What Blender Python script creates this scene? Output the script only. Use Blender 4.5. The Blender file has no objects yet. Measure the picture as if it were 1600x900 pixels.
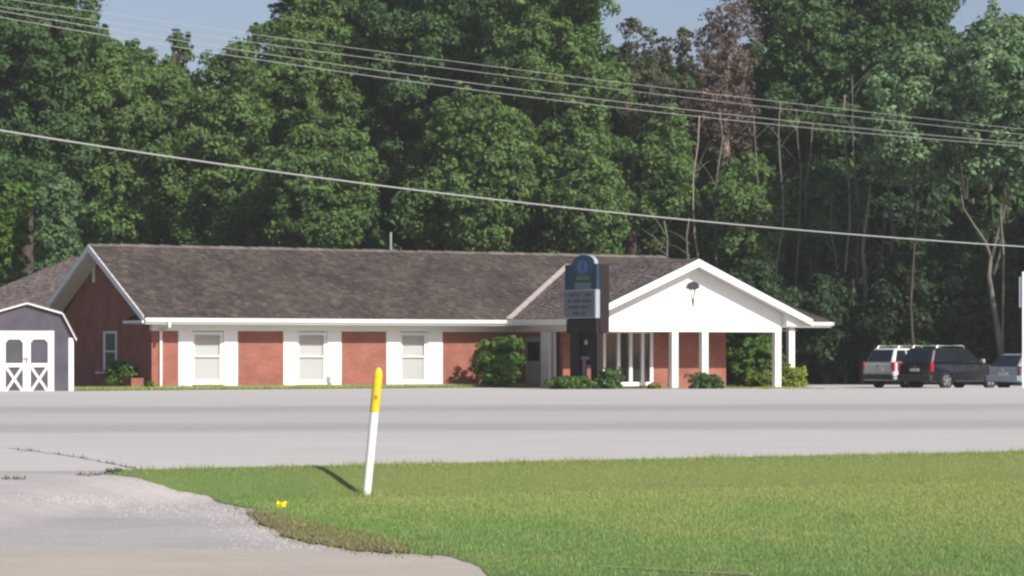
import bpy, bmesh, math, random
import numpy as np
from mathutils import Vector, Matrix
R_ = math.radians
random.seed(7)
rng = np.random.default_rng(7)
S = bpy.context.scene
COL = S.collection

# ------------------------------------------------------------------ camera
F, H, HOR = 4460.0, 1.6, 545.5
cd = bpy.data.cameras.new('camera'); cam = bpy.data.objects.new('camera', cd); COL.objects.link(cam)
cam.location = (0, 0, H); cam.rotation_euler = (R_(90), 0, 0)
cd.sensor_width = 36; cd.lens = 36 * F / 1600; cd.shift_y = (HOR - 450) / 1600
cd.clip_start = .5; cd.clip_end = 8000
S.camera = cam
# ------------------------------------------------------------------ world, sun, exposure
SUN_AZ, SUN_EL = 42.0, 37.0          # azimuth: degrees to the right of straight behind the camera
w = bpy.data.worlds.new('World'); S.world = w; w.use_nodes = True
nt = w.node_tree; nt.nodes.clear()
sky = nt.nodes.new('ShaderNodeTexSky'); sky.sky_type = 'NISHITA'; sky.sun_disc = False
sky.sun_elevation = R_(SUN_EL)
sdir = Vector((math.sin(R_(SUN_AZ)) * math.cos(R_(SUN_EL)), -math.cos(R_(SUN_AZ)) * math.cos(R_(SUN_EL)), math.sin(R_(SUN_EL))))
sky.sun_rotation = math.atan2(sdir.x, sdir.y)
sky.air_density = 1.0; sky.dust_density = 1.8; sky.ozone_density = 3.0
bg = nt.nodes.new('ShaderNodeBackground'); bg.inputs[1].default_value = .068
ow = nt.nodes.new('ShaderNodeOutputWorld')
wb = nt.nodes.new('ShaderNodeMix'); wb.data_type = 'RGBA'; wb.blend_type = 'MULTIPLY'; wb.inputs['Factor'].default_value = 1
wb.inputs['B'].default_value = (1.50, 1.32, 1.38, 1)
nt.links.new(sky.outputs[0], wb.inputs['A']); nt.links.new(wb.outputs['Result'], bg.inputs[0]); nt.links.new(bg.outputs[0], ow.inputs[0])
sl = bpy.data.lights.new('sun', 'SUN'); sun = bpy.data.objects.new('sun', sl); COL.objects.link(sun)
sl.energy = 5.0; sl.angle = R_(.55); sl.color = (1, .95, .87)
sun.rotation_euler = sdir.to_track_quat('Z', 'Y').to_euler()
S.view_settings.view_transform = 'Standard'; S.view_settings.look = 'None'
S.view_settings.exposure = .26; S.view_settings.gamma = 1
S.cycles.max_bounces = 6; S.cycles.diffuse_bounces = 3; S.cycles.transparent_max_bounces = 8; S.cycles.volume_bounces = 0
S.cycles.pixel_filter_type = 'BLACKMAN_HARRIS'; S.cycles.filter_width = 2.5

# ------------------------------------------------------------------ helpers
def P(px, d, z=0.0):
    return Vector(((px - 800) / F * d, d, z))
def zpx(py, d):
    return H + (HOR - py) * d / F
def sm(t):
    t = max(0., min(1., t)); return t * t * (3 - 2 * t)
def edge(x):
    return 30.7 + .52 * (max(-4.6, min(x, 16)) + 4)
def hz(x, y):
    wd = 1.4 + 5 * sm((-3.4 - x) / 2.2)
    e = edge(x)
    z = .3 * sm((y - (e - wd)) / wd)
    yc = 92 + .25 * max(-30, min(40, x))
    return z - (.28 + .14 * sm((x - 1) / 4)) * sm((y - yc) / 7)
def gp(px, py):      # first point where the sight line of an image point meets the terrain
    t = (px - 800) / F; g = (HOR - py) / F; d = 14.
    while d < 200 and H + g * d > hz(t * d, d): d += .1
    lo, hi = d - .1, d
    for _ in range(20):
        m_ = (lo + hi) / 2
        if H + g * m_ > hz(t * m_, m_): lo = m_
        else: hi = m_
    return Vector((t * hi, hi, hz(t * hi, hi)))

def tag(o, label=None, cat=None, group=None, kind=None):
    if label: o['label'] = label
    if cat: o['category'] = cat
    if group: o['group'] = group
    if kind: o['kind'] = kind
    return o
def empty(name, loc, rz=0, label=None, cat=None, group=None):
    o = bpy.data.objects.new(name, None); COL.objects.link(o); o.empty_display_size = .2
    o.location = loc; o.rotation_euler = (0, 0, rz)
    return tag(o, label, cat, group)
def link(name, me, mat, parent=None):
    o = bpy.data.objects.new(name, me); COL.objects.link(o)
    if mat is not None and len(me.materials) == 0: me.materials.append(mat)
    if parent is not None: o.parent = parent
    return o
def np_mesh(name, verts, faces, var=None, smooth=False):
    verts = np.asarray(verts, dtype=np.float32); faces = np.asarray(faces, dtype=np.int32)
    me = bpy.data.meshes.new(name); n, k = faces.shape
    me.vertices.add(len(verts)); me.vertices.foreach_set('co', verts.ravel())
    me.loops.add(n * k); me.loops.foreach_set('vertex_index', faces.ravel())
    me.polygons.add(n); me.polygons.foreach_set('loop_start', np.arange(0, n * k, k, dtype=np.int32))
    me.polygons.foreach_set('loop_total', np.full(n, k, dtype=np.int32))
    if smooth: me.polygons.foreach_set('use_smooth', np.ones(n, dtype=bool))
    me.update(calc_edges=True)
    if var is not None:
        a = me.attributes.new('var', 'FLOAT', 'FACE'); a.data.foreach_set('value', np.asarray(var, dtype=np.float32))
    return me
def bevel(o, wd=.01, seg=2):
    m = o.modifiers.new('bevel', 'BEVEL'); m.width = wd; m.segments = seg; m.limit_method = 'ANGLE'; m.angle_limit = R_(40)
    return o
class MB:
    def __init__(s): s.v = []; s.f = []
    def add(s, vs, fs):
        n = len(s.v); s.v += [tuple(p) for p in vs]; s.f += [tuple(i + n for i in f) for f in fs]; return s
    def box(s, x0, x1, y0, y1, z0, z1):
        vs = [(x, y, z) for z in (z0, z1) for y in (y0, y1) for x in (x0, x1)]
        return s.add(vs, [(0, 2, 3, 1), (4, 5, 7, 6), (0, 1, 5, 4), (2, 6, 7, 3), (0, 4, 6, 2), (1, 3, 7, 5)])
    def hexa(s, vs):       # 8 points: bottom ring 0-3 (ccw), top ring 4-7
        return s.add(vs, [(3, 2, 1, 0), (4, 5, 6, 7), (0, 1, 5, 4), (1, 2, 6, 5), (2, 3, 7, 6), (3, 0, 4, 7)])
    def beam(s, p0, p1, wd, ht, up=(0, 0, 1)):   # oriented box between two points, centred
        p0 = Vector(p0); p1 = Vector(p1); d = (p1 - p0).normalized(); u = Vector(up)
        sd = d.cross(u).normalized(); u = sd.cross(d).normalized()
        a = sd * wd / 2; b = u * ht / 2
        return s.hexa([p0 - a - b, p0 + a - b, p1 + a - b, p1 - a - b, p0 - a + b, p0 + a + b, p1 + a + b, p1 - a + b])
    def prism(s, pts, vec):     # planar polygon swept along vec
        n = len(pts); vec = Vector(vec); a = [Vector(p) for p in pts]
        vs = a + [p + vec for p in a]
        return s.add(vs, [tuple(range(n))[::-1], tuple(range(n, 2 * n))] + [(i, (i + 1) % n, n + (i + 1) % n, n + i) for i in range(n)])
    def tube(s, path, rad, seg=8, cap=True):
        path = [Vector(p) for p in path]; n0 = len(s.v); N = len(path)
        t0 = (path[1] - path[0]).normalized(); ref = Vector((1, 0, 0)) if abs(t0.x) < .8 else Vector((0, 1, 0))
        for i, p in enumerate(path):
            t = (path[min(i + 1, N - 1)] - path[max(i - 1, 0)]).normalized()
            a = t.cross(ref).normalized(); b = t.cross(a)
            r = rad[i] if hasattr(rad, '__len__') else rad
            for k in range(seg):
                q = p + a * math.cos(2 * math.pi * k / seg) * r + b * math.sin(2 * math.pi * k / seg) * r
                s.v.append(tuple(q))
        for i in range(N - 1):
            for k in range(seg):
                k2 = (k + 1) % seg
                s.f.append((n0 + i * seg + k, n0 + i * seg + k2, n0 + (i + 1) * seg + k2, n0 + (i + 1) * seg + k))
        if cap:
            s.f.append(tuple(n0 + k for k in range(seg))[::-1]); s.f.append(tuple(n0 + (N - 1) * seg + k for k in range(seg)))
        return s
    def lathe(s, c, prof, seg=16):   # prof: (r, z)
        c = Vector(c); n0 = len(s.v)
        for r, z in prof:
            for k in range(seg):
                s.v.append((c.x + r * math.cos(2 * math.pi * k / seg), c.y + r * math.sin(2 * math.pi * k / seg), c.z + z))
        for i in range(len(prof) - 1):
            for k in range(seg):
                k2 = (k + 1) % seg
                s.f.append((n0 + i * seg + k, n0 + i * seg + k2, n0 + (i + 1) * seg + k2, n0 + (i + 1) * seg + k))
        s.f.append(tuple(n0 + k for k in range(seg))[::-1]); s.f.append(tuple(n0 + (len(prof) - 1) * seg + k for k in range(seg)))
        return s
    def mesh(s, name):
        me = bpy.data.meshes.new(name); me.from_pydata(s.v, [], s.f); me.update()
        bm = bmesh.new(); bm.from_mesh(me); bmesh.ops.recalc_face_normals(bm, faces=bm.faces); bm.to_mesh(me); bm.free()
        return me
    def build(s, name, mat, parent=None, bev=0, smooth=False):
        me = s.mesh(name)
        if smooth:
            me.polygons.foreach_set('use_smooth', [True] * len(me.polygons))
        o = link(name, me, mat, parent)
        if bev: bevel(o, bev)
        return o
def copy_tree(o, parent=None):
    c = o.copy(); COL.objects.link(c)
    if parent is not None: c.parent = parent
    for ch in list(o.children): copy_tree(ch, c)
    return c

# ------------------------------------------------------------------ materials
def mat(name, col, rough=.7, spec=.3, metal=0, noise=None, bump=None, var=None, col2=None, coat=0, transl=0, obj=True):
    """noise: (scale, amount, detail[, stretch xyz]) mottles the base colour; bump: (scale, strength, distance); var: (dark, light) per-face factor"""
    m = bpy.data.materials.new(name); m.use_nodes = True; t = m.node_tree; N = t.nodes; L = t.links
    b = N['Principled BSDF']; out = N['Material Output']
    b.inputs['Roughness'].default_value = rough; b.inputs['Specular IOR Level'].default_value = spec
    b.inputs['Metallic'].default_value = metal; b.inputs['Coat Weight'].default_value = coat
    tc = N.new('ShaderNodeTexCoord')
    src = None
    rgb = N.new('ShaderNodeRGB'); rgb.outputs[0].default_value = (*col, 1); src = rgb.outputs[0]
    if noise:
        mp = N.new('ShaderNodeMapping'); L.new(tc.outputs['Object'], mp.inputs[0])
        if len(noise) > 3: mp.inputs['Scale'].default_value = noise[3]
        n = N.new('ShaderNodeTexNoise'); n.inputs['Scale'].default_value = noise[0]; n.inputs['Detail'].default_value = noise[2]
        n.inputs['Roughness'].default_value = .84 if noise[2] >= 9 else .65
        L.new(mp.outputs[0], n.inputs[0])
        rp = N.new('ShaderNodeMapRange'); rp.inputs[1].default_value = .3; rp.inputs[2].default_value = .7
        L.new(n.outputs[0], rp.inputs[0])
        if col2:
            mx = N.new('ShaderNodeMix'); mx.data_type = 'RGBA'
            rp.inputs[3].default_value = 0; rp.inputs[4].default_value = noise[1]
            L.new(rp.outputs[0], mx.inputs['Factor']); L.new(src, mx.inputs['A']); mx.inputs['B'].default_value = (*col2, 1)
        else:
            mx = N.new('ShaderNodeMix'); mx.data_type = 'RGBA'; mx.blend_type = 'MULTIPLY'; mx.inputs['Factor'].default_value = 1
            rp.inputs[3].default_value = 1 - noise[1]; rp.inputs[4].default_value = 1 + noise[1]
            L.new(src, mx.inputs['A']); L.new(rp.outputs[0], mx.inputs['B'])
        src = mx.outputs['Result']
    if var:
        at = N.new('ShaderNodeAttribute'); at.attribute_name = 'var'
        rp2 = N.new('ShaderNodeMapRange'); rp2.inputs[3].default_value = var[0]; rp2.inputs[4].default_value = var[1]
        L.new(at.outputs['Fac'], rp2.inputs[0])
        m2 = N.new('ShaderNodeMix'); m2.data_type = 'RGBA'; m2.blend_type = 'MULTIPLY'; m2.inputs['Factor'].default_value = 1
        L.new(src, m2.inputs['A']); L.new(rp2.outputs[0], m2.inputs['B']); src = m2.outputs['Result']
    L.new(src, b.inputs['Base Color'])
    if bump:
        n2 = N.new('ShaderNodeTexNoise'); n2.inputs['Scale'].default_value = bump[0]; n2.inputs['Detail'].default_value = 5
        L.new(tc.outputs['Object'], n2.inputs[0])
        bp = N.new('ShaderNodeBump'); bp.inputs['Strength'].default_value = bump[1]; bp.inputs['Distance'].default_value = bump[2]
        L.new(n2.outputs[0], bp.inputs['Height']); L.new(bp.outputs[0], b.inputs['Normal'])
    if transl:
        tr = N.new('ShaderNodeBsdfTranslucent'); ms = N.new('ShaderNodeMixShader'); ms.inputs[0].default_value = transl
        L.new(src, tr.inputs[0]); L.new(b.outputs[0], ms.inputs[1]); L.new(tr.outputs[0], ms.inputs[2]); L.new(ms.outputs[0], out.inputs[0])
    return m
def brick_mat(name, c1, c2, mortar):
    m = bpy.data.materials.new(name); m.use_nodes = True; t = m.node_tree; N = t.nodes; L = t.links
    b = N['Principled BSDF']; b.inputs['Roughness'].default_value = .85; b.inputs['Specular IOR Level'].default_value = .2
    tc = N.new('ShaderNodeTexCoord'); ge = N.new('ShaderNodeNewGeometry')
    sp = N.new('ShaderNodeSeparateXYZ'); L.new(tc.outputs['Object'], sp.inputs[0])
    ad = N.new('ShaderNodeMath'); ad.operation = 'ADD'; L.new(sp.outputs[0], ad.inputs[0]); L.new(sp.outputs[1], ad.inputs[1])
    cb = N.new('ShaderNodeCombineXYZ'); L.new(ad.outputs[0], cb.inputs[0]); L.new(sp.outputs[2], cb.inputs[1])
    br = N.new('ShaderNodeTexBrick'); L.new(cb.outputs[0], br.inputs[0])
    br.inputs['Color1'].default_value = (*c1, 1); br.inputs['Color2'].default_value = (*c2, 1); br.inputs['Mortar'].default_value = (*mortar, 1)
    br.inputs['Scale'].default_value = 1; br.inputs['Brick Width'].default_value = .205; br.inputs['Row Height'].default_value = .076
    br.inputs['Mortar Size'].default_value = .006; br.inputs['Bias'].default_value = 0
    n = N.new('ShaderNodeTexNoise'); n.inputs['Scale'].default_value = 1.3; n.inputs['Detail'].default_value = 6; L.new(tc.outputs['Object'], n.inputs[0])
    rp = N.new('ShaderNodeMapRange'); rp.inputs[1].default_value = .3; rp.inputs[2].default_value = .7; rp.inputs[3].default_value = .82; rp.inputs[4].default_value = 1.15
    L.new(n.outputs[0], rp.inputs[0])
    mx = N.new('ShaderNodeMix'); mx.data_type = 'RGBA'; mx.blend_type = 'MULTIPLY'; mx.inputs['Factor'].default_value = 1
    L.new(br.outputs[0], mx.inputs['A']); L.new(rp.outputs[0], mx.inputs['B']); L.new(mx.outputs['Result'], b.inputs['Base Color'])
    bp = N.new('ShaderNodeBump'); bp.inputs['Strength'].default_value = .5; bp.inputs['Distance'].default_value = .008; bp.invert = True
    L.new(br.outputs['Fac'], bp.inputs['Height']); L.new(bp.outputs[0], b.inputs['Normal'])
    return m
def glass_mat(name, tint=(.9, .95, .95), refl=.12):
    m = bpy.data.materials.new(name); m.use_nodes = True; t = m.node_tree; N = t.nodes; L = t.links
    N.remove(N['Principled BSDF'])
    tr = N.new('ShaderNodeBsdfTransparent'); tr.inputs[0].default_value = (*tint, 1)
    gl = N.new('ShaderNodeBsdfGlossy'); gl.inputs['Roughness'].default_value = .04
    fr = N.new('ShaderNodeFresnel'); fr.inputs[0].default_value = 1.5
    ms = N.new('ShaderNodeMixShader'); L.new(fr.outputs[0], ms.inputs[0]); L.new(tr.outputs[0], ms.inputs[1]); L.new(gl.outputs[0], ms.inputs[2])
    L.new(ms.outputs[0], N['Material Output'].inputs[0]); return m

def grass_mat(name, ca, cb_, cc, s1=.5, s2=1.6):
    m = bpy.data.materials.new(name); m.use_nodes = True; t = m.node_tree; N = t.nodes; L = t.links
    b = N['Principled BSDF']; b.inputs['Roughness'].default_value = .6; b.inputs['Specular IOR Level'].default_value = .25
    ge = N.new('ShaderNodeNewGeometry')
    mp = N.new('ShaderNodeMapping'); mp.inputs['Scale'].default_value = (1, .45, 0); L.new(ge.outputs['Position'], mp.inputs[0])
    n1 = N.new('ShaderNodeTexNoise'); n1.inputs['Scale'].default_value = s1; n1.inputs['Detail'].default_value = 4; L.new(mp.outputs[0], n1.inputs[0])
    n2 = N.new('ShaderNodeTexNoise'); n2.inputs['Scale'].default_value = s2; n2.inputs['Detail'].default_value = 5; L.new(mp.outputs[0], n2.inputs[0])
    sp = N.new('ShaderNodeSeparateXYZ'); L.new(ge.outputs['Position'], sp.inputs[0])
    # drier, yellower turf towards the road and to the east
    g = N.new('ShaderNodeMath'); g.operation = 'MULTIPLY_ADD'; g.inputs[1].default_value = .045; g.inputs[2].default_value = -1.27
    L.new(sp.outputs[1], g.inputs[0])
    g2 = N.new('ShaderNodeMath'); g2.operation = 'MULTIPLY_ADD'; g2.inputs[1].default_value = .04; L.new(sp.outputs[0], g2.inputs[0]); L.new(g.outputs[0], g2.inputs[2])
    ad = N.new('ShaderNodeMath'); ad.operation = 'ADD'; L.new(n1.outputs[0], ad.inputs[0]); L.new(g2.outputs[0], ad.inputs[1])
    r1 = N.new('ShaderNodeMapRange'); r1.inputs[1].default_value = .3; r1.inputs[2].default_value = .68; L.new(ad.outputs[0], r1.inputs[0])
    m1 = N.new('ShaderNodeMix'); m1.data_type = 'RGBA'; L.new(r1.outputs[0], m1.inputs['Factor']); m1.inputs['A'].default_value = (*ca, 1); m1.inputs['B'].default_value = (*cb_, 1)
    r2 = N.new('ShaderNodeMapRange'); r2.inputs[1].default_value = .55; r2.inputs[2].default_value = .8; r2.inputs[4].default_value = .75; L.new(n2.outputs[0], r2.inputs[0])
    m2 = N.new('ShaderNodeMix'); m2.data_type = 'RGBA'; L.new(r2.outputs[0], m2.inputs['Factor']); L.new(m1.outputs['Result'], m2.inputs['A']); m2.inputs['B'].default_value = (*cc, 1)
    at = N.new('ShaderNodeAttribute'); at.attribute_name = 'var'
    rv = N.new('ShaderNodeMapRange'); rv.inputs[3].default_value = .7; rv.inputs[4].default_value = 1.35; L.new(at.outputs['Fac'], rv.inputs[0])
    m3 = N.new('ShaderNodeMix'); m3.data_type = 'RGBA'; m3.blend_type = 'MULTIPLY'; m3.inputs['Factor'].default_value = 1
    L.new(m2.outputs['Result'], m3.inputs['A']); L.new(rv.outputs[0], m3.inputs['B'])
    L.new(m3.outputs['Result'], b.inputs['Base Color'])
    tr = N.new('ShaderNodeBsdfTranslucent'); ms = N.new('ShaderNodeMixShader'); ms.inputs[0].default_value = .3
    L.new(m3.outputs['Result'], tr.inputs[0]); L.new(b.outputs[0], ms.inputs[1]); L.new(tr.outputs[0], ms.inputs[2]); L.new(ms.outputs[0], N['Material Output'].inputs[0])
    return m
def road_mat():
    """asphalt whose wheel paths are worn darker: a function of the distance across the carriageway"""
    m = bpy.data.materials.new('highway asphalt'); m.use_nodes = True; t = m.node_tree; N = t.nodes; L = t.links
    b = N['Principled BSDF']; b.inputs['Roughness'].default_value = .9; b.inputs['Specular IOR Level'].default_value = .15
    ge = N.new('ShaderNodeNewGeometry'); sp = N.new('ShaderNodeSeparateXYZ'); L.new(ge.outputs['Position'], sp.inputs[0])
    a = N.new('ShaderNodeMath'); a.operation = 'MULTIPLY_ADD'; a.inputs[1].default_value = -.16; L.new(sp.outputs[0], a.inputs[0]); L.new(sp.outputs[1], a.inputs[2])
    nz = N.new('ShaderNodeTexNoise'); nz.inputs['Scale'].default_value = .25; nz.inputs['Detail'].default_value = 3; L.new(ge.outputs['Position'], nz.inputs[0])
    a2 = N.new('ShaderNodeMath'); a2.operation = 'MULTIPLY_ADD'; a2.inputs[1].default_value = 1.6; L.new(nz.outputs[0], a2.inputs[0]); L.new(a.outputs[0], a2.inputs[2])
    mr = N.new('ShaderNodeMapRange'); mr.inputs[1].default_value = 30; mr.inputs[2].default_value = 90; L.new(a2.outputs[0], mr.inputs[0])
    cr = N.new('ShaderNodeValToRGB'); e = cr.color_ramp.elements
    lite, mid, dark = (.452, .438, .42), (.395, .383, .378), (.335, .326, .325)
    pts = [(32, lite), (44.5, (.43, .417, .40)), (46.6, dark), (49.5, dark), (52, mid), (58, mid), (61, dark), (64.5, dark), (68, (.43, .412, .395)), (88, (.455, .438, .415))]
    while len(e) > 1: e.remove(e[0])
    e[0].position = (pts[0][0] - 30) / 60; e[0].color = (*pts[0][1], 1)
    for y, c in pts[1:]:
        q = e.new((y + .8 - 30) / 60); q.color = (*c, 1)
    L.new(mr.outputs[0], cr.inputs[0])
    mp = N.new('ShaderNodeMapping'); mp.inputs['Scale'].default_value = (.25, 1, 1); L.new(ge.outputs['Position'], mp.inputs[0])
    n = N.new('ShaderNodeTexNoise'); n.inputs['Scale'].default_value = 1.4; n.inputs['Detail'].default_value = 8; n.inputs['Roughness'].default_value = .7; L.new(mp.outputs[0], n.inputs[0])
    rp = N.new('ShaderNodeMapRange'); rp.inputs[1].default_value = .3; rp.inputs[2].default_value = .7; rp.inputs[3].default_value = .93; rp.inputs[4].default_value = 1.06; L.new(n.outputs[0], rp.inputs[0])
    mx = N.new('ShaderNodeMix'); mx.data_type = 'RGBA'; mx.blend_type = 'MULTIPLY'; mx.inputs['Factor'].default_value = 1
    L.new(cr.outputs[0], mx.inputs['A']); L.new(rp.outputs[0], mx.inputs['B']); L.new(mx.outputs['Result'], b.inputs['Base Color'])
    return m
M = {}
M['white'] = mat('white paint', (.80, .80, .77), .55, .3, noise=(3, .04, 4))
M['trim'] = mat('white trim', (.78, .78, .74), .5, .4, noise=(2.5, .05, 4))
M['blind'] = mat('pale window blind', (.52, .535, .53), .8, .1)
M['brick'] = brick_mat('red brick', (.33, .115, .082), (.28, .092, .066), (.27, .18, .145))
M['shake'] = mat('weathered roof shakes', (.086, .072, .064), .9, .15, var=(.62, 1.3), noise=(.55, .3, 4), bump=(30, .5, .01))
M['shake2'] = mat('lighter brown roof shakes', (.215, .175, .155), .9, .15, var=(.7, 1.3), noise=(.6, .25, 4))
M['shake3'] = mat('porch roof shakes', (.165, .135, .125), .9, .15, var=(.7, 1.3), noise=(.6, .25, 4))
M['flash'] = mat('pale metal flashing', (.42, .37, .34), .6, .3, noise=(3, .1, 3))
M['glass'] = glass_mat('window glass', (.98, .98, .98))
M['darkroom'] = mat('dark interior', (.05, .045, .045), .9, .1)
M['door'] = mat('grey door paint', (.28, .31, .33), .5, .4)
M['iron'] = mat('black ornament metal', (.035, .032, .035), .5, .4)
M['shed'] = mat('faded purple grey siding', (.088, .081, .099), .75, .2, noise=(1.6, .22, 6), bump=(9, .2, .01))
M['shedroof'] = mat('speckled asphalt shingles', (.25, .2, .2), .95, .1, noise=(40, .5, 2))
M['steel'] = mat('galvanised metal', (.42, .42, .42), .4, .5, metal=.6)
M['wood'] = mat('dark brown timber', (.022, .015, .016), .75, .2, noise=(6, .25, 5, (1, 1, .2)))
M['teal'] = mat('teal sign face', (.006, .042, .060), .45, .4, noise=(2, .15, 3))
M['navy'] = mat('navy emblem', (.022, .06, .12), .5, .4)
M['lblue'] = mat('pale blue emblem', (.06, .14, .28), .5, .4)
M['lime'] = mat('lime lettering band', (.11, .19, .05), .5, .4)
M['panel'] = mat('pale grey reader board', (.12, .15, .17), .5, .4, noise=(4, .12, 3))
M['panelw'] = mat('white sign cabinet', (.30, .34, .36), .5, .4)
M['paneltext'] = mat('grey lettering', (.06, .07, .085), .6, .3)
M['yellow'] = mat('yellow plastic', (.80, .53, .02), .4, .5, noise=(6, .1, 3))
M['postwhite'] = mat('white plastic post', (.82, .82, .80), .4, .4, noise=(5, .04, 3))
M['litter'] = mat('bright yellow plastic litter', (.85, .70, .02), .45, .4)
M['litter2'] = mat('orange brown paper', (.42, .2, .06), .7, .2)
M['wire'] = mat('weathered aluminium cable', (.42, .42, .40), .5, .4, metal=.2)
M['bark'] = mat('grey brown bark', (.075, .06, .048), .95, .1, noise=(3, .35, 6, (1, 1, .25)), bump=(9, .6, .03))
M['barkpale'] = mat('pale grey bark', (.27, .225, .18), .95, .1, noise=(3, .3, 6, (1, 1, .25)), bump=(9, .5, .02))
M['barkdim'] = mat('dull grey bark', (.15, .135, .112), .95, .1, noise=(3, .3, 6, (1, 1, .25)))
M['crack'] = mat('crack filled with grit', (.24, .225, .20), .95, .1)
M['soil'] = mat('bare soil', (.17, .125, .085), .95, .1, noise=(2.5, .6, 7), col2=(.10, .075, .05), bump=(14, .5, .02))
M['ground'] = mat('rough ground', (.07, .085, .035), .95, .1, noise=(.3, .7, 6), col2=(.06, .05, .035))
M['mulch'] = mat('planting bed soil', (.08, .06, .045), .95, .1, noise=(3, .3, 5))
M['concrete'] = mat('pale concrete', (.42, .395, .37), .9, .15, noise=(1.5, .1, 6))
M['drive'] = mat('worn driveway asphalt', (.43, .405, .39), .92, .15, noise=(.7, 1.0, 12, (.5, 1, 1)), col2=(.29, .27, .262), bump=(22, .6, .02))
M['beige'] = mat('sandy concrete', (.44, .40, .345), .92, .1, noise=(1.1, .9, 12, (.5, 1, 1)), col2=(.33, .295, .26), bump=(25, .5, .015))
M['gravel'] = mat('pale limestone chips', (.52, .49, .465), .9, .15, var=(.6, 1.15))
M['road'] = road_mat()
M['turf'] = grass_mat('turf', (.225, .345, .10), (.32, .385, .125), (.40, .40, .17))
M['turfbase'] = grass_mat('turf soil', (.20, .32, .095), (.29, .36, .12), (.36, .36, .15))
M['tyre'] = mat('tyre rubber', (.02, .02, .02), .8, .2)
M['rim'] = mat('alloy wheel', (.5, .5, .5), .3, .5, metal=.7)
M['carglass'] = mat('tinted car glass', (.012, .016, .022), .08, .6)
M['blackpaint'] = mat('black car paint', (.010, .011, .014), .25, .5, coat=.6)
M['silverpaint'] = mat('silver white car paint', (.58, .58, .58), .35, .5, coat=.5)
M['bluepaint'] = mat('blue grey car paint', (.22, .27, .32), .35, .5, coat=.5)
M['plastic'] = mat('dark bumper plastic', (.03, .03, .032), .6, .3)
M['rack'] = mat('bright roof rail', (.42, .42, .40), .35, .5, metal=.3)
M['redlamp'] = mat('red tail lamp', (.42, .012, .035), .2, .6, coat=.5)
M['dimlamp'] = mat('dull dark lamp', (.10, .03, .04), .3, .5)
M['chrome'] = mat('chrome', (.7, .7, .7), .15, .6, metal=.9)
M['signgrey'] = mat('grey sign back', (.32, .36, .42), .5, .4)
def leafm(name, c, lo=.68, hi=1.32, tr=.38, c2=None):
    return mat(name, c, .62, .2, var=(lo, hi), noise=(.35, .55 if c2 else .2, 3), col2=c2, transl=tr)
L_ = {
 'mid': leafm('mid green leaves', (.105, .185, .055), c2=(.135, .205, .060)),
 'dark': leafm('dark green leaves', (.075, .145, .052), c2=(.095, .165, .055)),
 'deep': leafm('deep green leaves', (.045, .08, .035)),  # woodland shade put into the leaf colour of the dim lower trees
 'pale': leafm('pale green leaves', (.15, .25, .115), .5, 1.5, c2=(.185, .28, .145)),
 'yellow': leafm('yellow green leaves', (.18, .24, .045), c2=(.21, .26, .06)),
 'blue': leafm('soft green needles', (.115, .20, .085), c2=(.135, .225, .10)),
 'russet': leafm('russet dry leaves', (.17, .128, .108), .7, 1.25),
 'brown': leafm('brown green leaves', (.11, .12, .07), .6, 1.3),
 'bush': leafm('garden bush leaves', (.085, .165, .032), c2=(.125, .21, .04)),
 'hedge': leafm('clipped dark shrub leaves', (.085, .15, .045)),
 'lime': leafm('lime shrub leaves', (.26, .33, .045), c2=(.3, .36, .07)),
}

# ------------------------------------------------------------------ ground, road, turf
def sheet(name, x0, x1, nx, ya, yb, ny, dz, m, kind='structure', jit=0):
    xs = np.linspace(x0, x1, nx); vs = []
    for x in xs:
        a, b = ya(x), yb(x)
        for j in range(ny):
            y = a + (b - a) * j / (ny - 1)
            vs.append((x, y, hz(x, y) + dz))
    fs = [(i * ny + j, (i + 1) * ny + j, (i + 1) * ny + j + 1, i * ny + j + 1) for i in range(nx - 1) for j in range(ny - 1)]
    o = link(name, np_mesh(name, vs, fs, smooth=True), m)
    return tag(o, kind=kind)
def ground_sheet():
    xs = [-3000, -600, -200, -90] + list(np.arange(-60, -12, 2.0)) + list(np.arange(-12, 12.1, .4)) + list(np.arange(14, 61, 2.0)) + [90, 200, 600, 3000]
    ys = [-60, -5] + list(np.arange(4, 20, 2.)) + list(np.arange(20, 44, .5)) + list(np.arange(44, 88, 4.)) + list(np.arange(88, 110, .8)) + [112, 120, 130, 145, 160, 180, 220, 300, 600, 1500, 5000]
    vs = [(x, y, hz(x, y) - (.16 if y < 60 else .08)) for x in xs for y in ys]; ny = len(ys)
    fs = [(i * ny + j, (i + 1) * ny + j, (i + 1) * ny + j + 1, i * ny + j + 1) for i in range(len(xs) - 1) for j in range(ny - 1)]
    tag(link('ground', np_mesh('ground', vs, fs, smooth=True), M['ground']), kind='structure')
ground_sheet()
E0 = lambda x: edge(x)
tag(sheet('driveway', -45, 45, 361, lambda x: 6, lambda x: edge(x) + .25, 140, -.0015, M['drive']))
def lot_end(x):
    if x < -17: return 103.
    if x < 8.5: return max(103., 111.65 + .628 * (x + 14.09) - 1.3)
    return 111 + 27 * sm((x - 8.5) / 3.5)
sheet('road', -60, 60, 241, E0, lambda x: 78., 40, 0, M['road'])
sheet('parking_lot', -60, 60, 241, lambda x: 78., lot_end, 70, 0, M['road'])
# lower strip of sandy concrete across the driveway mouth
def strip_top(x): return .05 * math.sin(x * 13.3) + .035 * math.sin(x * 37 + 1) + .03 * math.sin(x * 71) + 22.6 - .06 * x + .12 * math.sin(x * 2.3) + .07 * math.sin(x * 6.1)
sheet('path', -30, 0.6, 240, lambda x: 8., strip_top, 20, .002, M['beige'])

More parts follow.
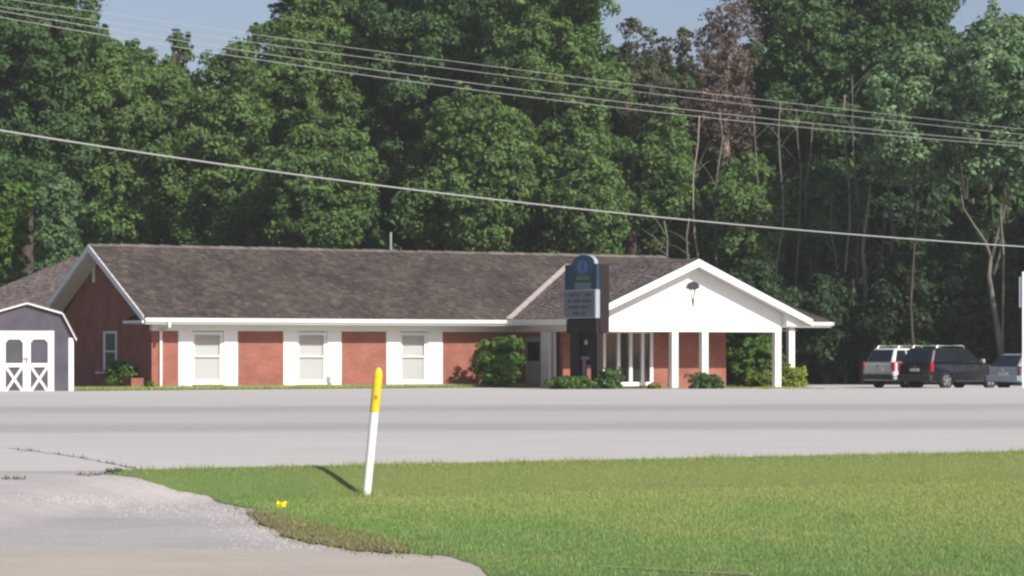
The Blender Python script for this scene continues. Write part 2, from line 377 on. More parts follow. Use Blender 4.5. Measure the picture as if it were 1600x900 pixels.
gb = [gp(*q) for q in [(165, 741), (250, 757), (330, 776), (400, 797), (432, 822), (500, 846), (620, 863), (695, 871), (735, 879), (752, 889), (765, 901)]]
gbx = [p.x for p in gb] + [3, 40]; gby = [p.y for p in gb] + [15, 8]
def gedge(x):
    return float(np.interp(x, gbx, gby)) + (.15 + .85 * sm((x + 2.8) / .9)) * _gn(x)
def _gn(x):
    return .10 * math.sin(x * 9.1) + .07 * math.sin(x * 23.7 + 1) + .04 * math.sin(x * 51)
GX0 = gbx[0] + .03
sheet('lawn', GX0, 14, 260, lambda x: min(gedge(x), edge(x) - .01), lambda x: edge(x) + .03 * math.sin(x * 17) + .02 * math.sin(x * 41), 170, .006, M['turfbase'])

def blades(name, pts, hmin, hmax, wd, m, zs=None, lean=.45):
    n = len(pts); pts = np.asarray(pts)
    h = rng.uniform(hmin, hmax, n); a = rng.uniform(0, 2 * math.pi, n); b = rng.uniform(0, 2 * math.pi, n)
    l = rng.uniform(0, lean, n) * h
    w2 = wd * rng.uniform(.6, 1.2, n) / 2
    dx, dy = np.cos(a) * w2, np.sin(a) * w2
    v = np.empty((n, 3, 3)); v[:, 0] = pts + np.stack([dx, dy, np.full(n, -.01)], 1); v[:, 1] = pts + np.stack([-dx, -dy, np.full(n, -.01)], 1)
    v[:, 2] = pts + np.stack([np.cos(b) * l, np.sin(b) * l, h], 1)
    return np_mesh(name, v.reshape(-1, 3), np.arange(n * 3).reshape(n, 3), var=rng.uniform(0, 1, n))
def turf():
    pts = []; hz_ = []
    n = 0
    while n < 330000:
        x = random.uniform(GX0, 9.5); y = 20.0 + 17 * random.random() ** .9
        lo = gedge(x); e = edge(x)
        if (y < lo and random.random() > .25 * math.exp((y - lo) * 9)) or y > e + .05 or abs(x) > y * .19 + .6: continue
        # sparse turf along the worn driveway edge
        if 0 < y - lo < .9 and random.random() > ((y - lo) / .9) ** .6 * .9 + .05 and x < .5: continue
        pts.append((x, y, hz(x, y))); n += 1
    me = blades('grass', pts, .012, .038, .009, M['turf'])
    tag(link('grass', me, M['turf']), 'short mown green grass between the driveway and the road', 'grass', kind='stuff')
    # ragged taller growth on the lip beside the road
    pts = []
    for _ in range(5200):
        x = random.uniform(-4, 8.5); e = edge(x)
        c = math.sin(x * 3.1) + math.sin(x * 7.7 + 2) + .6 * math.sin(x * 19)
        if random.random() > .35 + .25 * c: continue
        y = e - abs(random.gauss(0, .12)); pts.append((x, y, hz(x, y)))
    for k in range(160):
        x = -1.22 + random.gauss(0, .18); y = edge(x) - .15 + random.gauss(0, .08); pts.append((x, y, hz(x, y)))
    tag(link('verge_grass', blades('verge_grass', pts, .03, .085, .010, M['turf'], lean=.8), M['turf']), 'ragged taller grass along the lip of the road edge', 'grass', kind='stuff')
turf()
# worn soil and dead grass at the driveway corner
def soil_patch():
    q = [(385, 799), (440, 806), (520, 825), (600, 842), (640, 855), (628, 866), (560, 862), (500, 852), (440, 838), (405, 815)]
    ps = [gp(*p) for p in q]; c = sum(ps, Vector()) / len(ps)
    ring = []
    for i in range(len(ps)):
        a, b = ps[i], ps[(i + 1) % len(ps)]
        for k in range(6):
            p = a.lerp(b, k / 6); p = c + (p - c) * (1 + random.uniform(-.09, .09)); ring.append((p.x, p.y, hz(p.x, p.y) + .012))
    n = len(ring); me = bpy.data.meshes.new('soil_patch'); me.from_pydata(ring + [(c.x, c.y, hz(c.x, c.y) + .015)], [], [(i, (i + 1) % n, n) for i in range(n)]); me.update()
    tag(link('soil_patch', me, M['soil']), kind='structure')
    pts = []
    for _ in range(5000):
        i = random.randrange(n); t = random.random() ** .5 * random.uniform(.75, 1.25); p = c.lerp(Vector(ring[i]), t); pts.append((p.x + random.gauss(0, .05), p.y + random.gauss(0, .12), .01))
    me = blades('dead_grass', pts, .012, .035, .012, None)
    tag(link('dead_grass', me, mat('dead grass', (.25, .22, .11), .8, .2, var=(.55, 1.25), noise=(3, .8, 3), col2=(.15, .19, .06))), 'brown dead grass and weeds on bare soil at the driveway edge', 'dead grass', kind='stuff')
soil_patch()
def chips(name, label, spots, n, smin, smax):
    vs = []; fs = []; va = []
    for _ in range(n):
        px, py, sx, sy = random.choice(spots)
        g = gp(px + random.gauss(0, sx), py + random.gauss(0, sy)); s = random.uniform(smin, smax)
        if g.y > edge(g.x) - .1 or (g.x > GX0 and g.y > gedge(g.x) + .35): continue
        k = len(vs); a = random.random() * 3
        for (u, v, z) in ((1, 0, 0), (0, 1, 0), (-1, 0, 0), (0, -1, 0), (.2, .1, .8)):
            r = s * random.uniform(.7, 1.2)
            vs.append((g.x + r * (u * math.cos(a) - v * math.sin(a)), g.y + r * (u * math.sin(a) + v * math.cos(a)), g.z - .004 + s * z * .8))
        for t in ((0, 1, 4), (1, 2, 4), (2, 3, 4), (3, 0, 4)): fs.append([k + j for j in t]); va.append(random.random())
    tag(link(name, np_mesh(name, vs, fs, var=va), M['gravel']), label, 'gravel', kind='stuff')
chips('gravel', 'loose pale gravel scattered over the worn driveway edge', [(190, 787, 45, 4), (220, 795, 40, 6), (300, 790, 50, 8), (360, 805, 40, 7), (420, 830, 40, 8), (500, 852, 60, 5), (120, 780, 50, 4)], 5200, .006, .019)
chips('gravel_scatter', 'sparse small stones across the sandy strip in the foreground', [(300, 850, 220, 22), (120, 880, 150, 12), (600, 885, 130, 7)], 2000, .004, .012)
# cracks with weeds across the apron
def crack(pxs, wd, name='crack'):
    ps = [gp(*p) for p in pxs]; pts = []
    vs = []; fs = []
    fine = []
    for a, b in zip(ps[:-1], ps[1:]):
        for k in range(8): fine.append(a.lerp(b, k / 8))
    fine.append(ps[-1])
    for i, p in enumerate(fine):
        y = p.y + random.gauss(0, .06); ww = wd * random.uniform(.35, 1.2)
        vs += [(p.x, y - ww, hz(p.x, y) + .006), (p.x, y + ww, hz(p.x, y) + .006)]
        if i: fs.append((2 * i - 2, 2 * i, 2 * i + 1, 2 * i - 1))
    tag(link(name, np_mesh(name, vs, fs), M['crack']), kind='structure')
    for a, b in zip(fine[:-1], fine[1:]):
        for k in range(10):
            if random.random() < .78: continue
            p = a.lerp(b, random.random()); pts.append((p.x + random.gauss(0, .02), p.y + random.gauss(0, wd * .5), hz(p.x, p.y)))
    return pts
cp = crack([(12, 701), (60, 706), (120, 714), (170, 724), (222, 735)], .05) + crack([(120, 741), (150, 742), (180, 739)], .05) + crack([(5, 748), (40, 748)], .03)
cp += [(gp(180 + random.gauss(0, 8), 737 + random.gauss(0, 1))) for _ in range(120)]
tag(link('crack_weeds', blades('crack_weeds', [tuple(p) for p in cp], .015, .05, .02, M['turfbase']), mat('dark weeds', (.06, .07, .035), .8, .2)), 'thin weeds growing along cracks in the asphalt apron', 'weeds', kind='stuff')
# darker patched tar strip on driveway and pale edging near the bottom
b = MB(); p0 = gp(930, 888.5); p1 = gp(1175, 902)
b.beam((p0.x, p0.y, .02), (p1.x, p1.y, .02), .04, .006)
tag(b.build('concrete_edging', mat('grass stained concrete', (.30, .29, .19), .9, .1, noise=(8, .3, 5))), 'thin pale concrete edging strip lying in the foreground grass', 'edging')

# ------------------------------------------------------------------ building frame (local: x along the front, y to the back, z up)
TH = R_(32.22); C0 = 111.65
BO = Vector(((237 - 800) / F * C0, C0, 0.0))
Rz = Matrix.Rotation(TH, 3, 'Z')
def toworld(a, b, z=0): return BO + Rz @ Vector((a, b, z))
def a_at(px, b):     # where the sight line of image column px meets the local line y = b
    t = (px - 800) / F; c, s = math.cos(TH), math.sin(TH)
    return (t * (BO.y + b * c) - BO.x + b * s) / (c - t * s)
def b_at(px, a):
    t = (px - 800) / F; c, s = math.cos(TH), math.sin(TH)
    return (BO.x + a * c - t * (BO.y + a * s)) / (s + t * c)
def z_at(py, a, b): return zpx(py, toworld(a, b).y)
ze, pm, BB, RR = 2.81, .555, 5.35, 27.67
oe, og = .93, .73
AW1, WC, WP, pw = 15.9, 21.85, 6.26, .415
HS = WC - AW1; AW2 = WC + HS
bR = BB - oe; zr = ze + pm * BB; zw = ze + pw * HS; bV = -oe + (zw - ze) / pm
BD = 2 * bR                                       # depth of the main block, wall to wall
bld = empty('brick_building', BO, TH, 'long low red brick office with dark shake roof and white front porch gable', 'building')
def part(mb, name, m, bev=0, label=None, par=bld):
    o = mb.build(name, m, par, bev=bev)
    if label: o['label'] = label
    return o
# walls
ZT = 2.58      # soffit height
ZB = 2.32      # top of the visible brick
wx = [(278, 300, 349, 371), (442, 464, 511, 533), (603, 625, 668, 691)]
wxa = [[a_at(q, 0) for q in g] for g in wx]
aL2 = AW1 + .95                                    # the side wall of the front wing
bays = [(0, wxa[0][0]), (wxa[0][3], wxa[1][0]), (wxa[1][3], wxa[2][0]), (wxa[2][3], aL2)]
for a0, a1 in bays:
    part(MB().box(a0, a1, 0, .24, -.3, ZB), 'brick_panel', M['brick'])
# frieze over the bricks
part(MB().box(0.004, aL2, -.05, .2, ZB + .002, ZT), 'frieze', M['trim'])
def window_unit(a0, a1, z0, z1, par, y=0.0, blinds=M['blind'], vertical_split=.47):
    fr = .075
    m = MB(); m.box(a0, a0 + fr, y + .02, y + .16, z0, z1); m.box(a1 - fr, a1, y + .02, y + .16, z0, z1)
    m.box(a0 + fr, a1 - fr, y + .02, y + .16, z1 - fr, z1); m.box(a0 + fr, a1 - fr, y + .02, y + .16, z0, z0 + fr)
    w_ = m.build('window', M['white'], par)
    zm = z0 + (z1 - z0) * (1 - vertical_split)
    m = MB(); m.box(a0 - .05, a1 + .05, y - .03, y + .06, z0 - .07, z0 - .002); m.build('sill', M['white'], w_, bev=.006)
    i0, i1 = a0 + fr + .002, a1 - fr - .002
    for (q0, q1, yy) in ((z0 + fr + .002, zm, .075), (zm - .05, z1 - fr - .002, .045)):
        s = MB(); r = .05
        s.box(i0, i0 + r, y + yy, y + yy + .03, q0, q1); s.box(i1 - r, i1, y + yy, y + yy + .03, q0, q1)
        s.box(i0 + r, i1 - r, y + yy, y + yy + .03, q0, q0 + r); s.box(i0 + r, i1 - r, y + yy, y + yy + .03, q1 - r, q1)
        s.build('sash', M['white'], w_)
        MB().box(i0 + r, i1 - r, y + yy + .012, y + yy + .018, q0 + r, q1 - r).build('pane', M['glass'], w_)
    if blinds:
        MB().box(i0, i1, y + .125, y + .135, z0 + fr, z1 - fr).build('blind', blinds, w_)
    return w_
for i, (p0, p1, p2, p3) in enumerate(wxa):
    for (q0, q1) in ((p0, p1), (p2, p3)):
        part(MB().box(q0 + .002, q1 - .002, -.045, .2, -.02, ZB + .0), 'pilaster', M['white'], bev=.008)
    zb = z_at(601, (p1 + p2) / 2, 0)
    window_unit(p1 + .004, p2 - .004, zb + .07, ZB - .03, bld)
    part(MB().box(p1 + .002, p2 - .002, .0, .2, -.1, zb), 'brick_panel', M['brick'])
    part(MB().box(p1 + .002, p2 - .002, .16, .23, zb, ZB), 'wall_backing', M['darkroom'])
# small fittings on the front wall
ax = a_at(514.5, -.1)
m = MB(); m.box(ax - .05, ax + .06, -.13, -.047, .28, .50); m.tube([(ax, -.09, .28), (ax, -.09, -.05)], .02, 6)
m.box(ax + .0, ax + .1, -.12, -.046, .12, .26); part(m, 'utility_box', M['steel'], bev=.01)
# gable end walls, rear walls
def pent(a0, a1, b0, b1, zt, zap, z0=-.3, mid=None):
    mid = (b0 + b1) / 2 if mid is None else mid
    return MB().prism([(a0, b0, z0), (a0, b1, z0), (a0, b1, zt), (a0, mid, zap), (a0, b0, zt)], (a1 - a0, 0, 0))
TK = .16      # roof build-up
part(pent(0.0, .24, .242, BD, ZT + .3, zr - TK - .05), 'gable_wall', M['brick'])
AE = a_at(1140, -3.9)                              # right end of the entry wall
part(MB().box(.24, AE + 1, BD - .24, BD, -.3, ZT), 'rear_wall', M['brick'])
part(MB().box(AE + .4, AE + .64, -.0, BD - .242, -.3, ZT), 'end_wall', M['brick'])
part(MB().box(.3, AE, .3, BD - .3, -.06, -.02), 'floor', M['darkroom'])
# gable end: window, vent, small planter
bw0, bw1 = b_at(183, 0), b_at(163, 0)
wu = MB(); z0w, z1w = z_at(581, 0, 2), z_at(517, 0, 2)
m = MB(); m.box(-.05, .02, bw0, bw0 + .09, z0w, z1w); m.box(-.05, .02, bw1 - .16, bw1, z0w, z1w); m.box(-.05, .02, bw0 + .09, bw1 - .16, z1w - .09, z1w); m.box(-.05, .02, bw0 + .09, bw1 - .16, z0w, z0w + .08)
m.box(-.045, .02, bw0 + .09, bw1 - .16, (z0w + z1w) / 2 - .03, (z0w + z1w) / 2 + .03)
we = m.build('window', M['white'], bld)
MB().box(-.02, -.012, bw0 + .09, bw1 - .16, z0w + .08, z1w - .09).build('pane', M['carglass'], we)
MB().box(-.09, .02, bw0 - .04, bw1 + .04, z0w - .07, z0w - .002).build('sill', M['white'], we)
bv = b_at(147, 0)
m = MB(); m.box(-.04, .01, bv - .1, bv + .1, z_at(440, 0, 4), z_at(411, 0, 4)); v_ = part(m, 'gable_vent', M['trim'])
for k in range(7):
    zz = z_at(440, 0, 4) + .06 + k * .1
    MB().box(-.055, -.04, bv - .07, bv + .07, zz, zz + .04).build('louver', M['trim'], v_)

# ---- roofs: decks and shakes
def plane_uv(poly):
    p = [Vector(q) for q in poly]; u = (p[1] - p[0]).normalized(); n = u.cross(p[2] - p[0]).normalized()
    if n.z < 0: n = -n
    v = n.cross(u)
    if v.z < 0: v = -v
    return p, u, v, n
def deck(poly, name='roof_deck', m=None, th=TK):
    p, u, v, n = plane_uv(poly)
    part(MB().prism([q - n * .012 for q in p], -n * (th - .012)), name, m or M['shake'])
def shakes(poly, m, ex=.19, seed=1, name='shingles'):
    p, u, v, n = plane_uv(poly); r = random.Random(seed)
    uv = [((q - p[0]).dot(u), (q - p[0]).dot(v)) for q in p]
    vmax = max(q[1] for q in uv); vs = []; fs = []; va = []
    rows = int(vmax / ex) + 1
    def span(t):
        xs = []
        for i in range(len(uv)):
            (x0, y0), (x1, y1) = uv[i], uv[(i + 1) % len(uv)]
            if (y0 - t) * (y1 - t) <= 0 and abs(y1 - y0) > 1e-6: xs.append(x0 + (x1 - x0) * (t - y0) / (y1 - y0))
        return (min(xs), max(xs)) if len(xs) > 1 else None
    for k in range(rows):
        t0 = k * ex; t1 = min(t0 + ex * 1.25, vmax)
        sp = span(min(t0 + .01, vmax - .002))
        sp1 = span(min(max(t1 - .005, .0), vmax - .002))
        if not sp or not sp1: continue
        x = sp[0]
        while x < sp[1] - .02:
            wd = r.uniform(.10, .30); x1 = min(x + wd, sp[1])
            lx0, lx1 = max(x, sp1[0]) if x > sp[0] + .3 else max(x, sp1[0]), min(x1, sp1[1])
            if lx1 <= lx0: lx0 = lx1 = min(max(x, sp1[0]), sp1[1]); 
            h = r.uniform(.018, .045); j = r.uniform(-.018, .018) if k else 0
            q = [p[0] + u * (x + .004) + v * (t0 + j), p[0] + u * (x1 - .004) + v * (t0 + j), p[0] + u * (lx1 - .002) + v * t1, p[0] + u * (lx0 + .002) + v * t1]
            b0 = len(vs)
            vs += [q[0] - n * .01, q[1] - n * .01, q[0] + n * h, q[1] + n * h, q[2] + n * .004, q[3] + n * .004]
            fs += [(b0, b0 + 1, b0 + 3, b0 + 2), (b0 + 2, b0 + 3, b0 + 4, b0 + 5), (b0, b0 + 2, b0 + 5, b0 + 5), (b0 + 1, b0 + 4, b0 + 3, b0 + 3)]
            c = r.random(); c = c * .6 if r.random() < .8 else c * 1.0
            if r.random() < .012: c = 2.2
            va += [c] * 4
            x = x1
    me = bpy.data.meshes.new(name)
    me.from_pydata([tuple(q) for q in vs], [], [f if len(set(f)) == 4 else tuple(dict.fromkeys(f)) for f in fs]); me.update()
    a = me.attributes.new('var', 'FLOAT', 'FACE'); a.data.foreach_set('value', va)
    o = link(name, me, m, bld); o['kind'] = 'stuff'; return o
RE = RR + BB
main_f = [(-og, -oe, ze), (RE, -oe, ze), (RR, bR, zr), (-og, bR, zr)]
main_b = [(RE, BD + oe, ze), (-og, BD + oe, ze), (-og, bR, zr), (RR, bR, zr)]
hip_r = [(RE, -oe, ze), (RE, BD + oe, ze), (RR, bR, zr)]
wing_l = [(AW1, -oe, ze), (AW1, -WP, ze), (WC, -WP, zw), (WC, bV, zw)]
wing_r = [(AW2, -WP, ze), (AW2, -oe, ze), (WC, bV, zw), (WC, -WP, zw)]
# rear wing: ridge runs away from the viewer, hipped at its far end
bE = 23.2; aLr = -.83; aRr = aLr + 2 * BB; aMr = aLr + BB
rear_l = [(aLr, bE, ze), (aLr, BD + oe, ze), (aMr, bR, zr - .01), (aMr, bE - BB, zr - .01)]
rear_r = [(aRr, BD + oe, ze), (aRr, bE, ze), (aMr, bE - BB, zr - .01), (aMr, bR, zr - .01)]
rear_h = [(aRr, bE, ze), (aLr, bE, ze), (aMr, bE - BB, zr - .01)]
for pl in (main_f, main_b, hip_r, wing_l, wing_r, rear_l, rear_r, rear_h): deck(pl)
shakes(main_f, M['shake'], seed=3); shakes(wing_l, M['shake3'], seed=5); shakes(wing_r, M['shake'], seed=6); shakes(hip_r, M['shake'], seed=8)
shakes(rear_l, M['shake2'], ex=.21, seed=9); shakes(main_b, M['shake'], ex=.4, seed=10)
part(MB().box(aLr + .85, aRr - .85, bE - 1.1, bE - .86, -.3, ZT).box(aLr + .85, aLr + 1.09, BD + .002, bE - 1.102, -.3, ZT).box(aRr - 1.09, aRr - .85, BD + .002, bE - 1.102, -.3, ZT), 'rear_wing_wall', M['brick'])
# ridge caps, valley flashing
def ridge(p0, p1, name='ridge_cap', m=M['shake'], wd=.28):
    p0, p1 = Vector(p0), Vector(p1); L0 = (p1 - p0).length; n = max(1, int(L0 / .45)); mb = MB(); d = (p1 - p0) / n
    for i in range(n):
        a = p0 + d * i; b_ = a + d * 1.02; h = random.uniform(.045, .075)
        sd = d.normalized().cross(Vector((0, 0, 1))) * wd / 2
        mb.add([a - sd - Vector((0, 0, .06)), a + Vector((0, 0, h)), a + sd - Vector((0, 0, .06)), b_ - sd - Vector((0, 0, .07)), b_ + Vector((0, 0, h - .02)), b_ + sd - Vector((0, 0, .07))],
               [(0, 1, 4, 3), (1, 2, 5, 4), (0, 2, 1), (3, 4, 5)])
    return part(mb, name, m)
M['cap'] = mat('weathered ridge shakes', (.13, .115, .10), .9, .1, noise=(2.2, .45, 5))
ridge((-og, bR, zr + .03), (RR, bR, zr + .03), m=M['cap'])
ridge((RR, bR, zr + .02), (RE, -oe, ze + .02), 'hip_cap', M['shake'])
ridge((WC, bV, zw + .03), (WC, -WP, zw + .03), m=M['cap'])
ridge((aMr, bE - BB, zr), (aLr, bE, ze), 'hip_cap', M['shake2'])
nf = Vector((0, -pm, 1)).normalized()
m = MB(); m.beam(Vector((AW1 + .02, -oe - .02, ze + .05)), Vector((WC, bV, zw + .06)), .30, .05, up=(-.3, -.3, 1)); part(m, 'valley_flashing', M['flash'])
# rake boards and soffits: left gable
def rake(pl, ph, inset, m=M['white'], wd=.24, nm='rake_board', out=(-1, 0, 0)):
    """board hung below the roof edge pl-ph"""
    o_ = Vector(out); pl = Vector(pl) + o_ * .025; ph = Vector(ph) + o_ * .025
    mb = MB(); mb.prism([pl + Vector((0, 0, .03)), ph + Vector((0, 0, .03)), ph - Vector((0, 0, wd)), pl - Vector((0, 0, wd))], -o_ * .045)
    return part(mb, nm, m)
rake((-og, -oe + .1, ze + pm * .1), (-og, bR, zr), 0); rake((-og, BD + oe, ze), (-og, bR, zr), 0)
part(MB().prism([(-og + .03, -oe + .2, ze - .26 + pm * .2), (-og + .03, bR, zr - .27), (-og + .03, bR, zr - .235), (-og + .03, -oe + .2, ze - .225 + pm * .2)], (og - .035, 0, 0)), 'soffit', M['trim'])
part(MB().prism([(-og + .03, BD + oe, ze - .26), (-og + .03, bR + .001, zr - .27), (-og + .03, bR + .001, zr - .235), (-og + .03, BD + oe, ze - .225)], (og - .035, 0, 0)), 'soffit', M['trim'])
# front eave: fascia, gutter, soffit, returns
def gutter(p0, p1, outv, lab=None):
    """K-style gutter along an eave"""
    p0, p1 = Vector(p0), Vector(p1); o_ = Vector(outv)
    prof = [(.0, -.15), (.085, -.15), (.10, -.10), (.13, -.03), (.13, .0), (.115, .0), (.105, -.03), (.08, -.13), (.012, -.13), (.012, .0), (0, .0)]
    pts = [p0 + o_ * q + Vector((0, 0, z)) for q, z in prof]
    o = part(MB().prism(pts, p1 - p0), 'gutter', M['white'], label=lab); return o
EF = 0.02
def fascia(p0, p1, outv, z0=ZT - .0, z1=ze - .005):
    p0, p1 = Vector(p0), Vector(p1); o_ = Vector(outv)
    mb = MB(); mb.prism([p0 + Vector((0, 0, z0)), p0 + Vector((0, 0, z1)), p0 - o_ * .03 + Vector((0, 0, z1)), p0 - o_ * .03 + Vector((0, 0, z0))], p1 - p0)
    part(mb, 'fascia', M['white'])
fascia((-og, -oe - .035, 0), (AW1 - .0, -oe - .035, 0), (0, -1, 0))
gutter((-og - .01, -oe - .037, ze + .0), (AW1 - .0, -oe - .037, ze + .0), (0, -1, 0))
part(MB().box(-og, AW1 + .3, -oe - .003, -.001, ZT + .002, ZT + .02), 'soffit', M['trim'])
fascia((AW1 - .035, -oe - .0, 0), (AW1 - .035, -WP, 0), (-1, 0, 0))
gutter((AW1 - .037, -oe - .17, ze), (AW1 - .037, -WP + .02, ze), (-1, 0, 0))
part(MB().box(AW1 - .003, aL2 + .1, -WP + .05, -oe - .005, ZT + .002, ZT + .02), 'soffit', M['trim'])
fascia((AW2 + .05, -oe - .035, 0), (RE, -oe - .035, 0), (0, -1, 0))
gutter((AW2 - .3, -oe - .037, ze), (RE + .02, -oe - .037, ze), (0, -1, 0))
fascia((RE + .035, -oe, 0), (RE + .035, BD + oe, 0), (1, 0, 0)); gutter((RE + .037, -oe - .1, ze), (RE + .037, BD + oe, ze), (1, 0, 0))
part(MB().box(AW2 - .9, RE - .01, -oe, BD + oe - .1, ZT + .004, ZT + .022), 'porch_ceiling', M['trim'])
fascia((AW2 + .035, -WP, 0), (AW2 + .035, -oe - .05, 0), (1, 0, 0))
# boxed eave return at the left gable
part(MB().box(-og - .045, -.0, -oe + .0, .85, ZT, ze - .24).box(-og - .12, -og - .047, -oe - .03, .85, ZT + .03, ze - .1), 'eave_return', M['white'], bev=.006)
part(MB().prism([(-og - .1, -oe, ze - .10), (-og - .1, .80, ze - .10), (-.003, .80, ze + .32), (-.003, -oe, ze + .0)], (0, 0, -.05)), 'return_roof', M['shake'])
# downspouts
def spout(a, b_, z0, z1, from_=None, m=M['white']):
    mb = MB()
    if from_: mb.beam(from_, (from_[0], from_[1], from_[2] - .22), .1, .08, up=(0, 1, 0)); mb.beam((from_[0], from_[1], from_[2] - .2), (a, b_, z1), .08, .1)
    mb.box(a - .05, a + .05, b_ - .04, b_ + .04, z0, z1)
    return part(mb, 'downspout', m, bev=.01)
ad = a_at(251, -.05)
spout(ad, -.06, 0, 2.36, (a_at(263, -oe), -oe - .09, ze - .14))
bs = b_at(867, aL2 - .06)
spout(aL2 - .06, bs, 0, 2.3)
# front wing: side wall, entry wall, gable, columns
bG = -WP + .62                                        # face of the porch gable
bE0 = bG + 2.0                                        # entry wall plane
part(MB().box(aL2, aL2 + .24, bE0 + .6, -.002, -.3, ZT), 'side_wall', M['brick'])
part(MB().box(aL2 - .05, aL2 - .002, bG + .1, -.052, ZB, ZT), 'frieze', M['trim'])
# recessed side door and pilaster in the shade beside the big bush
bd0, bd1 = b_at(846, aL2 - .02), b_at(822, aL2 - .02)
m = MB(); m.box(aL2 - .03, aL2 - .002, bd0, bd1, .02, 2.1); dr = part(m, 'door', M['door'], bev=.004)
MB().box(aL2 - .045, aL2 - .03, bd0 + .12, bd1 - .12, 1.1, 1.9).build('pane', M['carglass'], dr)
MB().box(aL2 - .08, aL2 - .03, bd0 + .04, bd0 + .08, .98, 1.04).build('handle', M['steel'], dr)
bp0, bp1 = b_at(861, aL2 - .1), b_at(848, aL2 - .1)
part(MB().box(aL2 - .2, aL2 - .002, bp0, bp1, 0, ZB - .002), 'pilaster', M['white'], bev=.008)
# corner post & entry glazing
ms = [a_at(q, bE0) for q in (942, 966, 985, 1003.5, 1017.5)]
zsill = z_at(597, ms[2], bE0)
ent = MB()
for i, q in enumerate(ms):
    hw = .12 if i == 0 else .075
    ent.box(q - hw, q + hw, bE0 - .05, bE0 + .06, .12 if i < 2 else zsill, ZB + .05)
ent.box(ms[0] + .12, ms[-1] - .075, bE0 - .045, bE0 + .05, ZB - .05, ZB + .045)
ent.box(ms[1] + .075, ms[-1] + .12, bE0 - .07, bE0 + .08, zsill - .17, zsill - .002)
ew = ent.build('entry_window', M['white'], bld, bev=.006)
for q0, q1 in zip(ms[:-1], ms[1:]):
    MB().box(q0 + .1, q1 - .07, bE0 - .004, bE0 + .004, zsill, ZB - .06).build('pane', M['glass'], ew)
part(MB().box(ms[0] - .3, AE, bE0 + 3.5, bE0 + 3.6, -.3, ZB), 'inner_wall', M['darkroom'])
part(MB().box(aL2, ms[0] - .121, bE0, bE0 + .24, -.3, ZB), 'brick_panel', M['brick'])
part(MB().box(ms[-1] + .076, AE, bE0, bE0 + .24, -.3, ZB), 'brick_panel', M['brick'])
part(MB().box(ms[0] + .1, ms[-1] + .07, bE0 + .062, bE0 + .2, -.1, zsill - .18), 'brick_panel', M['brick'])
part(MB().box(AE - .24, AE, bE0 + .242, -.0, -.3, ZT), 'side_wall', M['brick'])
part(MB().box(AE, AE + .4, -.002, .2, -.3, ZT), 'brick_panel', M['brick'])
part(MB().box(aL2 + .05, AW2 - .1, bG + .3, -oe, ZB + .06, ZB + .08), 'porch_ceiling', M['trim'])
part(MB().box(aL2 - .2, AW2 + .2, bG - .5, bE0, -.3, -.09), 'porch_floor', M['concrete'])
# gable face
aG1 = a_at(1222, bG); aG0 = 2 * WC - aG1
zg = z_at(518.5, WC, bG)
zlow = zw - pw * (aG1 - WC) - .2
part(MB().prism([(aG0, bG, zg), (aG1, bG, zg), (aG1, bG, zlow), (WC, bG, zw - .19), (aG0, bG, zlow)], (0, .2, 0)), 'gable_face', M['white'])
for sgn, fr_ in ((-1, AW1), (1, AW2)):
    e_ = fr_ - sgn * .0
    pl = Vector((e_, -WP - .025, ze)); ph = Vector((WC, -WP - .025, zw))
    part(MB().prism([pl + Vector((0, 0, .04)), ph + Vector((0, 0, .04)), ph - Vector((0, 0, .27)), pl - Vector((0, 0, .22))], (0, .05, 0)), 'rake_board', M['white'])
    part(MB().prism([(e_, -WP + .027, ze - .15), (WC - sgn * -.001, -WP + .027, zw - .15), (WC - sgn * -.001, -WP + .027, zw - .185), (e_, -WP + .027, ze - .185)], (0, .60, 0)), 'soffit', M['trim'])
part(MB().box(aG1 + .003, AW2 + .02, -WP + .28, bG + .5, ZT, ze - .02).prism([(aG1 + .003, -WP + .28, ze - .018), (AW2 + .02, -WP + .28, ze - .018), (aG1 + .003, -WP + .28, zlow + .1)], (0, .4, 0)), 'eave_return', M['trim'])
def column(px, b_, z0=-.3, hw=.155, zt=None):
    a = a_at(px, b_); zt = (zg - .002 if zt is None else zt)
    mb = MB(); mb.box(a - hw, a + hw, b_ - .12, b_ + .12, z0, zt)
    o = part(mb, 'porch_column', M['white'], bev=.012); return o
for q in (1052.5, 1099.5, 1213.5): column(q, bG + .13, hw=.16)
column(1235, -.62, zt=ZT, hw=.16)
# wall ornament: spread dark shell above a narrow tapering stem
ao = a_at(1082, bG); zt_ = z_at(440, ao, bG); zmid = z_at(449, ao, bG); zbt = z_at(480, ao, bG)
mb = MB(); fan = []
for k in range(13):
    t = math.pi * k / 12; r = .35 if k % 2 == 0 else .31
    fan.append((ao - math.cos(t) * r, bG - .06, zmid + math.sin(t) * .24))
mb.prism(fan + [(ao + .14, bG - .06, zmid - .07), (ao - .14, bG - .06, zmid - .07)], (0, .055, 0))
on = part(mb, 'wall_ornament', M['iron'], bev=.008)
mb = MB(); mb.tube([(ao + .11, bG - .035, zmid - .06), (ao + .05, bG - .035, zmid - .4), (ao + .03, bG - .035, zbt)], [.022, .018, .008], 6)
mb.tube([(ao - .12, bG - .03, zmid - .06), (ao - .04, bG - .03, zmid - .5), (ao + .03, bG - .03, zbt)], [.012, .012, .008], 6)
mb.tube([(ao + .0, bG - .035, zmid - .5), (ao + .03, bG - .035, zbt - .03)], [.026, .01], 6)
mb.build('stem', M['iron'], on)
# vent pipe on the rear slope
av = a_at(610.5, bR + 1.2); zb_ = zr - pm * 1.2
mb = MB(); mb.tube([(av, bR + 1.2, zb_ - .1), (av, bR + 1.2, z_at(363, av, bR + 1.2))], .055, 10); part(mb, 'vent_pipe', M['steel'])
